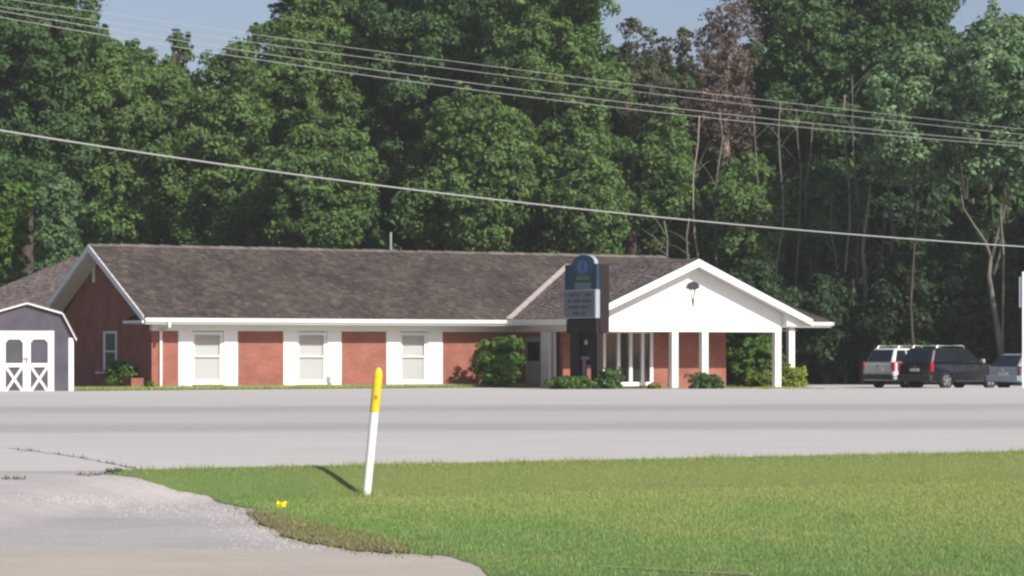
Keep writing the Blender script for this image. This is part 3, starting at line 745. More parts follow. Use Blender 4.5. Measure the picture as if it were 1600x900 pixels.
# low brick planter against the gable end
pl_ = empty('brick_planter', toworld(0, 0), TH, 'low brick planter box against the shaded left gable end wall', 'planter')
b0p, b1p = b_at(205, -.75), b_at(150, -.75); zt_ = z_at(590, -1, 2.5)
mb = MB(); mb.box(-.75, -.6, b0p, b1p - .3, -.1, zt_); mb.box(-.598, -.22, b0p, b0p + .15, -.1, zt_)
mb.build('wall', M['brick'], pl_); MB().box(-.6, -.2, b0p + .15, b1p - .3, -.1, zt_ - .1).build('soil', M['mulch'], pl_)
MB().box(-.75, -.1, b1p - .298, b1p, -.1, zt_ + .16).build('pier', M['brick'], pl_); MB().box(-.78, -.07, b1p - .33, b1p + .03, zt_ + .161, zt_ + .22).build('cap', M['white'], pl_, bev=.006)

# beds and lawn strips round the building
def local_sheet(name, a0, a1, b0, b1, dz, m, na=60, nb=30):
    vs = []
    for i in range(na):
        for j in range(nb):
            q = toworld(a0 + (a1 - a0) * i / (na - 1), b0 + (b1 - b0) * j / (nb - 1)); vs.append((q.x, q.y, hz(q.x, q.y) + dz))
    fs = [(i * nb + j, (i + 1) * nb + j, (i + 1) * nb + j + 1, i * nb + j + 1) for i in range(na - 1) for j in range(nb - 1)]
    tag(link(name, np_mesh(name, vs, fs, smooth=True), m), kind='structure')
local_sheet('front_lawn', -9, aL2, -1.9, 0, .02, M['turfbase']); local_sheet('planting_bed', aL2 - 2.5, 30, -WP - 1.6, -1.903, .025, M['mulch'])
pts = []
for _ in range(26000):
    a = random.uniform(-5, aL2); b_ = -1.85 + 1.8 * random.random(); q = toworld(a, b_); pts.append((q.x, q.y, hz(q.x, q.y) + .01))
for _ in range(9000):
    a = random.uniform(aL2, 27); b_ = -WP - 1.2 + 1.6 * random.random(); q = toworld(a, b_); pts.append((q.x, q.y, hz(q.x, q.y) + .01))
tag(link('wall_grass', blades('wall_grass', pts, .07, .17, .03, M['turf']), M['turf']), 'unmown grass strip along the foot of the brick wall', 'grass', kind='stuff')
# small pale stone beside the first window
q = toworld(a_at(287, -.4), -.4); mb = MB(); mb.lathe((q.x, q.y, -.05), [(.10, 0), (.16, .05), (.17, .14), (.12, .22), (.04, .26)], 9)
o = mb.build('stone', M['concrete'], smooth=True); tag(o, 'rounded pale stone on the grass under the leftmost front window', 'stone')
for v in o.data.vertices: v.co.x += random.uniform(-.02, .02); v.co.z += random.uniform(-.015, .015)

# ------------------------------------------------------------------ foliage generators
def leaf_cloud(clumps, per, size, r_out=.35, flat=.5):
    """clumps: Nx7 array cx cy cz radius ox oy oz (outward dir). returns verts, faces, var"""
    C = np.repeat(clumps, per, axis=0); n = len(C)
    d = rng.normal(size=(n, 3)); d += C[:, 4:7] * .9 + np.array([0, 0, .35]); d /= np.linalg.norm(d, axis=1)[:, None]
    rad = C[:, 3] * rng.uniform(.45, 1.08, n)
    p = C[:, :3] + d * rad[:, None] * np.array([1, 1, .75])
    nn = d * 1.15 + rng.normal(size=(n, 3)) * .55 + np.array([0, 0, .35]); nn /= np.linalg.norm(nn, axis=1)[:, None]
    t = np.cross(nn, rng.normal(size=(n, 3))); t /= np.linalg.norm(t, axis=1)[:, None] + 1e-9
    b_ = np.cross(nn, t)
    s = size * np.clip(rng.lognormal(-.12, .36, n), .4, 1.9)[:, None]
    v = np.empty((n, 4, 3))
    v[:, 0] = p - t * s; v[:, 1] = p - b_ * s * .55 + nn * s * .12; v[:, 2] = p + t * s; v[:, 3] = p + b_ * s * .55 + nn * s * .12
    cv = np.repeat(rng.uniform(0, .75, len(clumps)), per)
    var = np.clip(cv + rng.uniform(0, .35, n), 0, 1.2)
    return v.reshape(-1, 3), np.arange(n * 4).reshape(n, 4), var
def lobe_clumps(lobes, dens, cr):
    out = []
    for (cx, cy, cz, rx, ry, rz) in lobes:
        k = max(6, int(dens * (rx * ry + ry * rz + rx * rz)))
        d = rng.normal(size=(k, 3)); d /= np.linalg.norm(d, axis=1)[:, None]
        rr = rng.uniform(.62, 1.0, k)[:, None]
        p = np.array([cx, cy, cz]) + d * rr * np.array([rx, ry, rz])
        out.append(np.hstack([p, (cr * rng.uniform(.6, 1.4, k))[:, None], d]))
    return np.vstack(out)
def crown_lobes(W, Ht, n, r, seed, shape='round'):
    r_ = random.Random(seed); out = []
    for i in range(n):
        t = (i + r_.random()) / n
        if shape == 'cone': prof = (1 - t) * .85 + .08
        elif shape == 'tall': prof = math.sin(math.pi * min(1, t * .8 + .15)) ** .6
        else: prof = math.sin(math.pi * (t * .86 + .1)) ** .55
        a = i * 2.4 + r_.random(); q = W * prof * r_.uniform(.25, .72)
        rr = r * r_.uniform(.6, 1.4) * (.6 + .4 * prof)
        out.append((math.cos(a) * q, math.sin(a) * q, t * Ht, rr, rr, rr * .85))
    return out
def make_tree(name, px, d, top, bot, hw, mats, label, cat='tree', group=None, n=15, seed=0, shape='round', leaf=.125, per=84, dens=5.2, trunk=None, bark='bark', zbase=None, wisps=26, lobr=None, branches=None, trad=None, cr=.62):
    """crown spans image rows top..bot and +-hw columns at distance d"""
    s = F / d; base = P(px, d, hz((px - 800) / s, d) - .1 if zbase is None else zbase)
    W = hw / s; zt = zpx(top, d); zb = zpx(bot, d); Ht = zt - zb
    r = lobr if lobr else max(.9, min(W * .52, Ht * .28))
    lobes = crown_lobes(max(.1, W - r * .45), max(.5, Ht - 1.3 * r), n, r, seed, shape)
    lobes = [(x, y, z + zb + .6 * r - base.z, a, b_, c) for x, y, z, a, b_, c in lobes]
    root = empty(name, base, 0, label, cat, group)
    cl = lobe_clumps(lobes, dens, cr)
    # ragged sprigs that break the outline, mostly on the upper half
    r2 = random.Random(seed + 500); ex = []
    for k in range(wisps):
        x, y, z, a, b_, c = r2.choice(lobes[len(lobes) // 3:]); t = r2.uniform(0, 6.28); e = r2.uniform(-.1, 1.4)
        dv = Vector((math.cos(t) * math.cos(e), math.sin(t) * math.cos(e), math.sin(e)))
        for j in range(3):
            q = Vector((x, y, z)) + dv * (a * (.95 + .17 * j)); ex.append((q.x, q.y, q.z, cr * (.55 - .13 * j), dv.x, dv.y, dv.z))
    v, f, va = leaf_cloud(cl, per, leaf)
    if ex:
        v2, f2, va2 = leaf_cloud(np.array(ex), max(6, per // 4), leaf * .9); f = np.vstack([f, f2 + len(v)]); v = np.vstack([v, v2]); va = np.concatenate([va, va2])
    link('crown', np_mesh('crown', v, f, va), L_[mats], root)
    mb = MB(); rt = trad if trad else .12 + .018 * (zt)
    ztr = zb - base.z + Ht * .62
    rr = random.Random(seed + 99)
    path = [(0, 0, 0)]; rad = [rt * 1.35]
    K = 7
    for i in range(1, K + 1):
        t = i / K; path.append((rr.uniform(-.12, .12) * t * 3, rr.uniform(-.12, .12) * t * 3, ztr * t)); rad.append(rt * (1 - .78 * t))
    mb.tube(path, rad, 9)
    if branches:
        for bpath, brad in branches:
            mb.tube([Vector(q) - base for q in bpath], brad, 7)
    for (x, y, z, a, b_, c) in lobes[:]:
        if rr.random() < .25: continue
        t = min(.95, max(.28, (z - abs(x) * .6 - 1.2) / ztr)); i = int(t * K); p0 = Vector(path[i]).lerp(Vector(path[min(i + 1, K)]), t * K - i)
        q = Vector((x, y, z)); mid = p0.lerp(q, .5) + Vector((rr.uniform(-.3, .3), rr.uniform(-.3, .3), .35))
        r0 = rt * (1 - .78 * t) * .55
        mb.tube([p0, mid, q, q + (q - mid) * .5], [r0, r0 * .7, r0 * .4, .015], 6)
    mb.build('trunk', M[bark], root, smooth=True)
    return root

# woods behind everything: a far mass nobody could count
def far_woods():
    lobes = []
    r_ = random.Random(5)
    for i in range(270):
        px = r_.uniform(-150, 1750); d = r_.uniform(166, 190)
        lim = 130 if (150 < px < 420) else (95 if 960 < px < 1090 else 60)
        topz = zpx(lim + r_.uniform(0, 60), d); z = r_.uniform(0, 1) ** .8 * topz
        p = P(px, d, z); r = r_.uniform(1.8, 3.2)
        lobes.append((p.x, p.y, min(z, topz - r), r, r, r))
    for i in range(70):
        px = -150 + i * 27.5; p = P(px, 168, 0); lobes.append((p.x, p.y, 1.2, 2.6, 2.0, 1.8))
    for z in (2.5, 5.5, 8.5):
        for i in range(44):
            p = P(-120 + i * 44 + r_.uniform(-12, 12), 186 + r_.uniform(-3, 3), z); lobes.append((p.x, p.y, z, 2.4, 2.0, 2.2))
    cl = lobe_clumps(lobes, 2.3, .95)
    v, f, va = leaf_cloud(cl, 26, .42)
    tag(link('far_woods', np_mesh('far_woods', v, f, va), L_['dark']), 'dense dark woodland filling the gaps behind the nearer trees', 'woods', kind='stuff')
    vs = []; fs = []
    mb = MB()
    for i in range(70):
        p = P(r_.uniform(-120, 1720), r_.uniform(158, 166), -.2); r0 = r_.uniform(.08, .2)
        mb.tube([p, p + Vector((r_.uniform(-.4, .4), 0, 6)), p + Vector((r_.uniform(-.8, .8), 0, 13))], [r0, r0 * .8, r0 * .4], 6)
    o = mb.build('woodland_trunks', M['bark']); tag(o, 'massed trunks deep inside the dark woodland', 'trunks', kind='stuff')
far_woods()
def undergrowth():
    r_ = random.Random(8); lobes = []
    for i in range(120):
        px = r_.uniform(-80, 1700); d = r_.uniform(147, 157); p = P(px, d, 0); r = r_.uniform(.9, 2.0)
        lobes.append((p.x, p.y, r * .6 + r_.uniform(0, 1.6), r, r, r))
    cl = lobe_clumps(lobes, 4.0, .6); v, f, va = leaf_cloud(cl, 26, .22)
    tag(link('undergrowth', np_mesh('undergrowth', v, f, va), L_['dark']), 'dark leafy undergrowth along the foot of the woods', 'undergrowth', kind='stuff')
undergrowth()

T = [
 # px, d, top, bot, hw, leaf, label, n, seed, shape
 (40, 150, -70, 330, 135, 'dark', 'tall dark green tree at the far left filling the upper corner', 22, 1, 'round'),
 (165, 152, 48, 430, 86, 'mid', 'rounded mid green tree left of the open sky, above the left gable', 16, 2, 'round'),
 (248, 160, 78, 400, 84, 'mid', 'dull green tree with wispy top directly under the open sky', 15, 3, 'round'),
 (362, 150, 62, 400, 88, 'mid', 'bright leafy tree right of the sky gap over the left windows', 16, 4, 'round'),
 (490, 158, -90, 300, 112, 'mid', 'high spreading green tree between the sky gap and the tallest tree', 18, 5, 'round'),
 (500, 146, 190, 405, 95, 'mid', 'low branched green tree behind the middle of the long roof', 14, 6, 'round'),
 (660, 158, -150, 330, 132, 'dark', 'very tall dark tree rising out of view above the roof middle', 20, 7, 'round'),
 (864, 152, -150, 400, 124, 'mid', 'tall tree with a straight right edge beside the narrow sky gap', 22, 8, 'round'),
 (735, 145, 150, 395, 105, 'mid', 'broad tree with a forked pale trunk showing over the roof', 17, 9, 'round'),
 (925, 143, 225, 405, 65, 'mid', 'drooping leafy tree above the street sign and porch valley', 12, 10, 'tall'),
 (1045, 150, 165, 420, 62, 'mid', 'medium green tree below the narrow sky gap, over the porch peak', 13, 11, 'round'),
 (1265, 160, -90, 270, 112, 'dark', 'tall bluish dark tree right of the russet tree', 18, 12, 'round'),
 (1405, 160, -80, 290, 118, 'dark', 'tall dark tree behind the pale crowned tree at the right', 18, 13, 'round'),
 (1160, 147, 235, 430, 92, 'mid', 'lower green tree with thin trunks right of the porch peak', 14, 14, 'round'),
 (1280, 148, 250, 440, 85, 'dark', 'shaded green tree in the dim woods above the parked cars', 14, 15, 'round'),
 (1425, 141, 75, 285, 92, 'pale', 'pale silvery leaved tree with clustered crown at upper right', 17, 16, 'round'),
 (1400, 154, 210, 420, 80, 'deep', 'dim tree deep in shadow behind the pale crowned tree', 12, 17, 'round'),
]
T += [
 (770, 168, -110, 300, 120, 'mid', 'high green tree closing the skyline between the two tallest crowns', 18, 23, 'round'),
 (560, 168, -60, 300, 110, 'dark', 'dark tree behind the high spreading tree left of centre', 16, 24, 'round'),
 (1180, 143, 400, 585, 60, 'deep', 'low dark understorey tree seen past the right porch columns', 9, 18, 'round'),  # low trees catch some sun; their darkened leaf colour stands in for shade
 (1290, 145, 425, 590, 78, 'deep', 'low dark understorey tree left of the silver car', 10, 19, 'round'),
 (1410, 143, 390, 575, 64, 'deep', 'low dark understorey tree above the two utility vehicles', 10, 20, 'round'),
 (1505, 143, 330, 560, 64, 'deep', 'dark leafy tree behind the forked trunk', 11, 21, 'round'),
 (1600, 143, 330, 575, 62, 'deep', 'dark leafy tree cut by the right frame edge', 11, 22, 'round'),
]
for (px, d, top, bot, hw, lf, lab, n, sd, shp) in T:
    make_tree('broadleaf_tree', px, d, top, bot, hw, lf, lab, n=n, seed=sd, shape=shp, trad=.10 if px == 1425 else None, group='woodland trees behind the building')
# unseen trees added east of the car park so their shade darkens the woods' edge
src = make_tree('broadleaf_tree', 1925, 133, -20, 500, 155, 'mid', 'full green tree east of the car park beyond the blue hatchback', n=14, seed=81, leaf=.22, per=36, group='woodland trees behind the building')
for k, (x, y) in enumerate([(31.5, 141), (39, 140), (33.5, 150), (38, 126)]):
    c = copy_tree(src); c.location = (x, y, -.1); c.rotation_euler[2] = 1.3 * k + .7
    c['label'] = ['green tree farther back in the row east of the car park', 'second green tree east of the car park, deep in the row', 'green tree nearest the road east of the car park', 'easternmost green tree past the car park'][k]
# the right-hand tree with the pale forked trunk
fk = lambda px, py, d=139: P(px, d, zpx(py, d))
make_tree('forked_tree', 1566, 139, 28, 285, 98, 'pale', 'pale leaved tree with a light forked trunk above the rightmost car', n=18, seed=31, shape='round', bark='barkdim', trad=.09,
    branches=[([fk(1566, 600), fk(1563, 540), fk(1553, 480), fk(1545, 430), fk(1549, 400)], [.20, .17, .14, .11, .09]),
              ([fk(1549, 405), fk(1540, 378), fk(1522, 352), fk(1505, 325), fk(1499, 280), fk(1494, 250)], [.085, .07, .06, .05, .04, .02]),
              ([fk(1548, 410), fk(1557, 372), fk(1570, 325), fk(1582, 295), fk(1594, 262)], [.09, .075, .06, .05, .03]),
              ([fk(1574, 312), fk(1576, 280), fk(1573, 245)], [.08, .06, .04]),
              ([fk(1552, 430), fk(1562, 400), fk(1567, 372)], [.1, .07, .04])], group='woodland trees behind the building')
make_tree('russet_tree', 1132, 153, -8, 245, 62, 'russet', 'dry russet brown tree standing between green trees beside the sky gap', n=17, seed=41, shape='round', leaf=.10, per=26, dens=6.0, cr=.5, bark='barkpale')
for i, (px, top, hw) in enumerate([(984, 16, 17), (1010, 40, 18), (1037, 55, 20), (1068, 30, 17)]):
    make_tree('slender_tree', px, 158 + i, top, 215, hw, 'brown', ['thin dark spiky tree next to the tallest crown at the narrow sky gap', 'thin spiky tree, second from the tall crown in the sky gap', 'lowest thin spiky tree in the narrow sky gap', 'thin spiky tree touching the russet tree'][i], n=10, seed=50 + i, shape='cone', leaf=.11, per=26, dens=7, cr=.4, group='thin spiky trees in the sky gap', lobr=.55)
for i, (px, top, hw) in enumerate([(207, 62, 9), (281, 45, 9)]):
    make_tree('slender_tree', px, 162, top, 130, hw, 'dark', ['thin tree tip poking into the open sky on the left', 'taller thin tree tip poking into the open sky at its middle'][i], n=6, seed=60 + i, shape='cone', leaf=.16, per=16, dens=7, cr=.4, lobr=.5, group='thin tree tips in the open sky')
make_tree('young_spruce', 88, 138, 262, 470, 54, 'blue', 'young soft green conifer standing behind the low brown rear roof', n=16, seed=71, shape='cone', leaf=.13, per=40, dens=9, cr=.45, lobr=.85)
make_tree('leafy_shrub', 12, 140, 290, 480, 42, 'bush', 'bright green shrub at the left frame edge above the rear roof', n=9, seed=72, leaf=.15, per=26, dens=8, cr=.4)
# bare thin trunks in the woods on the right
bt = [(1322, 148, 415, 3.2, 2), (1304, 300, 470, 4, -3), (1350, 290, 480, 9, 6), (1391, 250, 460, 8, -4), (1262, 195, 330, 3.5, 3), (1215, 158, 260, 4.5, 8), (1246, 170, 250, 3, 2),
      (1120, 170, 420, 4, 3), (1088, 180, 340, 4, 0), (1368, 330, 420, 5, 10), (1462, 330, 470, 5, -8), (1185, 330, 480, 4, 2), (1078, 340, 410, 5, -1), (1036, 345, 400, 6, 2), (1340, 120, 300, 3, -6), (1178, 180, 300, 3, 4)]
bl = ['straight bright pole-like trunk, thinnest and palest', 'short pale trunk left of a brighter pole-like one', 'thick leaning trunk in the dim woods', 'dark crooked trunk beside a thick leaning one', 'slim trunk just right of the lower green tree', 'short tilted pale trunk high under the dark crown', 'very thin trunk beside a tilted pale one', 'trunk below the russet crown, its right one', 'trunk below the russet crown, its left one', 'tilted trunk low between two thick ones', 'leaning thin trunk left of the forked tree', 'slim trunk behind the right porch slope', 'stubby trunk just behind the porch peak', 'thickish trunk over the ridge end of the roof', 'faint upright twig-like trunk near the pole-like one', 'faint slim trunk right under russet leaves']
for i, (px, y0, y1, wpx, ln) in enumerate(bt):
    d = 145 + (i % 5) * .35; s = F / d; r = wpx / s / 2
    base = P(px - ln * .5, d, -.2)
    zt = zpx(y0, d); top = P(px + ln, d, zt); root = empty('bare_tree', base, 0, bl[i], 'tree', 'bare thin trunks in the woods')
    mid = base.lerp(top, .55) + Vector((random.uniform(-.2, .2), 0, 0)); mb = MB()
    ph = random.uniform(0, 6); K = 9; tp = top - base
    pth = [Vector((0, 0, 0)).lerp(tp, k / K) + Vector(((.16 * math.sin(ph + k * 1.1) + random.uniform(-.07, .07)) * min(1, k / 3), 0, 0)) for k in range(K + 1)]
    mb.tube(pth, [r * (1.15 - .7 * k / K) for k in range(K + 1)], 7); mb.build('trunk', M['barkpale' if i in (0, 2, 8) else 'barkdim'], root, smooth=True)
    for k in range(5):
        mb = MB(); t = random.uniform(.45, .97); p = (mid - base).lerp(top - base, (t - .5) * 2); q = p + Vector((random.choice((-1, 1)) * random.uniform(.5, 1.4), random.uniform(-.4, .4), random.uniform(.5, 1.5)))
        mb.tube([p, p.lerp(q, .5) + Vector((0, 0, .1)), q], [r * .35, r * .22, .01], 5)
        mb.build('branch', M['barkdim'], root)

# ------------------------------------------------------------------ garden shrubs
def shrub(name, px, d, top, bot, hw, lf, label, n=7, seed=0, leaf=.07, dens=26, per=26, cr=.2, cat='shrub', ry=None, zb=None):
    s = F / d; W = hw / s; zt = zpx(top, d); z0 = hz((px - 800) / F * d, d) - .05 if zb is None else zb
    base = P(px, d, z0); root = empty(name, base, 0, label, cat)
    Ht = zt - z0; r_ = random.Random(seed); lobes = []
    for i in range(n):
        a = i * 2.4; q = W * .38 * math.sqrt(r_.random()); k = r_.uniform(.55, .72)
        lobes.append((math.cos(a) * q, math.sin(a) * q * .8, Ht * (.30 + .34 * r_.random()), W * k, W * k * .9, min(Ht * .40, W * 1.0)))
    lobes.append((0, 0, Ht * .5, W * .95, W * .9, Ht * .48))
    cl = lobe_clumps(lobes, dens, cr); cl = cl[cl[:, 2] > .02]
    v, f, va = leaf_cloud(cl, per, leaf); v[:, 2] = np.maximum(v[:, 2], .0)
    link('foliage', np_mesh('foliage', v, f, va), L_[lf], root)
    mb = MB()
    for k in range(5): mb.tube([(0, 0, -.05), (r_.uniform(-.3, .3) * W, r_.uniform(-.3, .3) * W, Ht * .5), (r_.uniform(-.6, .6) * W, r_.uniform(-.5, .5) * W, Ht * .8)], [.03, .02, .008], 6)
    mb.build('stem', M['bark'], root)
    return root
qd = lambda a, b_: toworld(a, b_).y
shrub('round_shrub', 780, qd(13.6, -1.6), 521, 607, 43, 'bush', 'large round bright green bush against the brick left of the dark corner', seed=1, dens=14, per=36, leaf=.085, cr=.22)
shrub('planter_shrub', 187, qd(-.5, 2.2) - .6, 566, 607, 24, 'bush', 'small feathery bush growing in the brick planter', seed=2, leaf=.06, zb=.1)
shrub('low_shrub', 893, 111.5, 589, 607, 44, 'bush', 'low spreading light green bush at the foot of the pole sign', seed=3, leaf=.06, cr=.14)
shrub('low_shrub', 948, 112.2, 574, 607, 30, 'hedge', 'darker rounded bush just right of the pole sign', seed=4, leaf=.06, cr=.14)
shrub('round_shrub', 1101, 112.6, 583, 608, 33, 'hedge', 'clipped dark round bush between the two middle porch columns', seed=5, leaf=.05, cr=.12, dens=34)
shrub('tall_shrub', 1175, 127, 516, 606, 46, 'bush', 'tall dark bush seen through the open right end of the porch', seed=6, dens=12, per=36, leaf=.09, cr=.25)
shrub('lime_shrub', 1238, 125.5, 571, 606, 27, 'lime', 'yellow green bush behind the two right porch columns', seed=7, leaf=.06)
shrub('lime_shrub', 1192, 125, 577, 606, 26, 'yellow', 'mottled yellow green bush left of the corner porch column', seed=8, leaf=.06)
shrub('flower_clump', 884, 113.2, 584, 600, 10, 'russet', 'small reddish plant clump beside the shaded side wall downspout', seed=9, leaf=.04, cat='plant', cr=.1, n=3)
shrub('wall_shrub', 1022, 115.5, 597, 607, 13, 'lime', 'tiny yellowish plant under the entry window corner', seed=10, leaf=.05, cat='plant', cr=.1, n=3)
shrub('wall_shrub', 233, 110.8, 597, 609, 9, 'bush', 'tiny plant at the front left corner of the building', seed=11, leaf=.05, cat='plant', cr=.1, n=3)

# ------------------------------------------------------------------ shed
def shed():
    d = 100.0; s = F / d; px0 = 42.5
    base = P(px0, d, -.02); root = empty('garden_shed', base, math.atan(((800 - px0) / F)) , 'purple grey barn-style garden shed with white double doors left of the building', 'shed')
    X = lambda px: (px - px0) / s; Z = lambda py: zpx(py, d) + .02
    xr = X(113); zE = Z(527); zK = Z(491); xK = X(96); zP = Z(476)
    out = [(-xr, 0, 0), (xr, 0, 0), (xr, 0, zE), (xK, 0, zK), (0, 0, zP), (-xK, 0, zK), (-xr, 0, zE)]
    MB().prism(out, (0, 2.9, 0)).build('wall', M['shed'], root)
    # roof slabs with a small overhang, pale trim along the front edge
    tp = [(-xr - .12, zE - .10), (-xK - .015, zK + .035), (0, zP + .05), (xK + .015, zK + .035), (xr + .12, zE - .10)]
    rf = None
    for (x0, z0), (x1, z1) in zip(tp[:-1], tp[1:]):
        nx, nz = -(z1 - z0), (x1 - x0); L0 = math.hypot(nx, nz); nx, nz = nx / L0 * .05, nz / L0 * .05
        MB().prism([(x0, -.1, z0), (x1, -.1, z1), (x1 + nx, -.1, z1 + nz), (x0 + nx, -.1, z0 + nz)], (0, 3.1, 0)).build('roof_panel', M['shedroof'], root)
        MB().prism([(x0, -.13, z0 - .03), (x1, -.13, z1 - .03), (x1 + nx * .3, -.13, z1 + nz * .3), (x0 + nx * .3, -.13, z0 + nz * .3)], (0, .028, 0)).build('roof_trim', M['white'], root)
    for sx in (-1, 1):
        MB().box(sx * xr - (.15 if sx > 0 else -.0), sx * xr + (.0 if sx > 0 else .15), -.03, -.002, 0, zE - .02).build('corner_board', M['white'], root, bev=.004)
        MB().box(min(sx * xr, sx * xr + sx * .03), max(sx * xr, sx * xr + sx * .03), -.03, .15, 0, zE - .02).build('corner_board', M['white'], root)
    # doors
    zt = Z(517); xd0, xd1 = X(0.5), X(83); xm = (xd0 + xd1) / 2; zb = .05
    MB().box(xd0 - .02, xd1 + .02, -.035, -.003, zt - .14, zt).box(xd0 - .02, xd0 + .06, -.035, -.003, zb, zt - .14).box(xd1 - .06, xd1 + .02, -.035, -.003, zb, zt - .14).build('door_frame', M['white'], root, bev=.004)
    for (a, c) in ((xd0 + .065, xm - .005), (xm + .005, xd1 - .065)):
        zm = zb + (zt - zb) * .46; st = .13; y0, y1 = -.06, -.004
        m_ = MB().box(a, a + st, y0, y1, zb, zt - .145).box(c - st, c, y0, y1, zb, zt - .145)
        m_.box(a + st, c - st, y0, y1, zt - .30, zt - .145).box(a + st, c - st, y0, y1, zm - .08, zm + .06).box(a + st, c - st, y0, y1, zb, zb + .11)
        dr = m_.build('door', M['white'], root, bev=.004)
        i0, i1 = a + st, c - st
        for sx, xx in ((1, i0), (-1, i1)):     # clipped upper corners
            MB().prism([(xx, y0 + .002, zt - .302), (xx + sx * .10, y0 + .002, zt - .302), (xx, y0 + .002, zt - .42)], (0, .03, 0)).build('corner_trim', M['white'], dr)
        MB().box(i0, i1, -.012, -.003, zm + .06, zt - .30).build('panel', M['shed'], dr)
        MB().box(i0, i1, -.012, -.003, zb + .11, zm - .08).build('panel', M['shed'], dr)
        q0, q1 = zb + .11, zm - .08
        MB().beam((i0 + .02, -.035, q0), (i1 - .02, -.035, q1), .035, .085).build('brace', M['white'], dr)
        MB().beam((i0 + .02, -.032, q1), (i1 - .02, -.032, q0), .035, .085).build('brace', M['white'], dr)
    MB().box(xm - .09, xm + .07, -.09, -.061, Z(562), Z(558)).box(xm - .02, xm + .03, -.10, -.061, Z(567), Z(562)).build('latch', M['steel'], root, bev=.004)
shed()

# ------------------------------------------------------------------ pole sign
def pole_sign():
    d = 112.0; s = F / d; AL = R_(52); W = (930 - 882) / s / math.cos(AL) ; T1 = 5 / s / math.sin(AL); T2 = 15 / s / math.sin(AL)
    root = empty('pole_sign', P(932, d, -.02), -AL, 'teal pole sign with arched top and pale message board on dark posts', 'sign')
    # local: x along the face (face spans -W..0), y into the sign
    Z = lambda py: zpx(py, d) + .02
    zt, zm, zb = Z(412), Z(452), Z(497); xc = -W * .42
    rad = W * .36; arch = [(xc + math.cos(t) * rad, 0, zt + math.sin(t) * (Z(398) - zt)) for t in [math.pi * k / 16 for k in range(17)]]
    MB().prism([(-W, 0, zm + .002), (0, 0, zm + .002), (0, 0, zt)] + arch + [(-W, 0, zt)], (0, T1, 0)).build('sign_face', M['teal'], root)
    MB().prism([(p[0] * 1 , -.0, p[2] + .035) for p in arch] + [(arch[-1][0], 0, zt + .002), (arch[0][0], 0, zt + .002)], (0, T1 + .02, 0)).build('arch_trim', M['panelw'], root).location.y = .004
    # arch front remains teal with a round emblem
    def disc(x, z, rx, rz, y, m, nm, par=None, seg=24):
        MB().prism([(x + math.cos(2 * math.pi * k / seg) * rx, y, z + math.sin(2 * math.pi * k / seg) * rz) for k in range(seg)], (0, .012, 0)).build(nm, m, par or root)
    zc = Z(415)
    disc(xc, zc, rad * .93, (Z(399) - zc), -.013, M['navy'], 'emblem_disc'); disc(xc, zc - .02, rad * .45, .26, -.027, M['lblue'], 'emblem')
    MB().prism([(xc - .10, -.036, zc - .18), (xc + .10, -.036, zc - .18), (xc, -.036, zc + .22)], (0, .008, 0)).build('emblem', M['navy'], root)
    # lime lettering band: a row of small strokes, illegible in the photograph
    for k in range(9):
        x = xc - .40 + k * .093
        MB().box(x, x + .062, -.014, -.002, Z(437), Z(430) - .03 * (k % 3 == 1)).build('letter', M['lime'], root)
    MB().box(xc - .52, xc + .5, -.016, -.002, Z(452) + .002, Z(441)).build('name_panel', M['panel'], root, bev=.004)
    cab = MB().box(-W - .05, 0.01, -.05, T1 + .01, zb, zm - .002).build('message_board', M['panelw'], root, bev=.01)
    MB().box(-W, -.05, -.062, -.052, zb + .04, zm - .05).build('board_face', M['panel'], cab)
    for r in range(4):
        zz = zm - .20 - r * .24; x = -W + .18; rr = random.Random(r)
        while x < -.30:
            wd = rr.uniform(.05, .1)
            if rr.random() < .75 and (r != 3 or -W * .72 < x < -W * .32): MB().box(x, x + wd, -.072, -.063, zz - .07, zz + .05).build('letter', M['paneltext'], cab)
            x += wd + .03
    # dark timber backing cabinet, lower box and posts
    MB().box(-W - .02, .02, T1 + .012, T1 + T2, zb - .55, zt - .0).build('back_panel', M['wood'], root, bev=.01)
    MB().box(-W + .08, -.02, .0, T1 + T2 - .1, zb - .58, zb - .052).build('skirt', M['wood'], root, bev=.01)
    MB().box(-W * .88, -W * .60, .06, T1 + .22, -.3, zb - .57).build('post', M['wood'], root, bev=.01)
    MB().box(-W * .22, -.03, .06, T1 + .22, -.3, zb - .57).build('post', M['wood'], root, bev=.01)
    MB().box(-W * .60 + .002, -W * .22 - .002, .22, T1 + .1, 1.0, zb - .57).build('infill_panel', M['wood'], root)
    MB().box(-W * .55, -W * .3, .10, .2, Z(562), Z(557)).box(-W * .5, -W * .42, .10, .2, Z(592), Z(562)).build('bracket', mat('faded board', (.2, .17, .2), .7, .2), root)
    disc(-W * .45, Z(535), .1, .1, .19, M['steel'], 'lamp')
pole_sign()

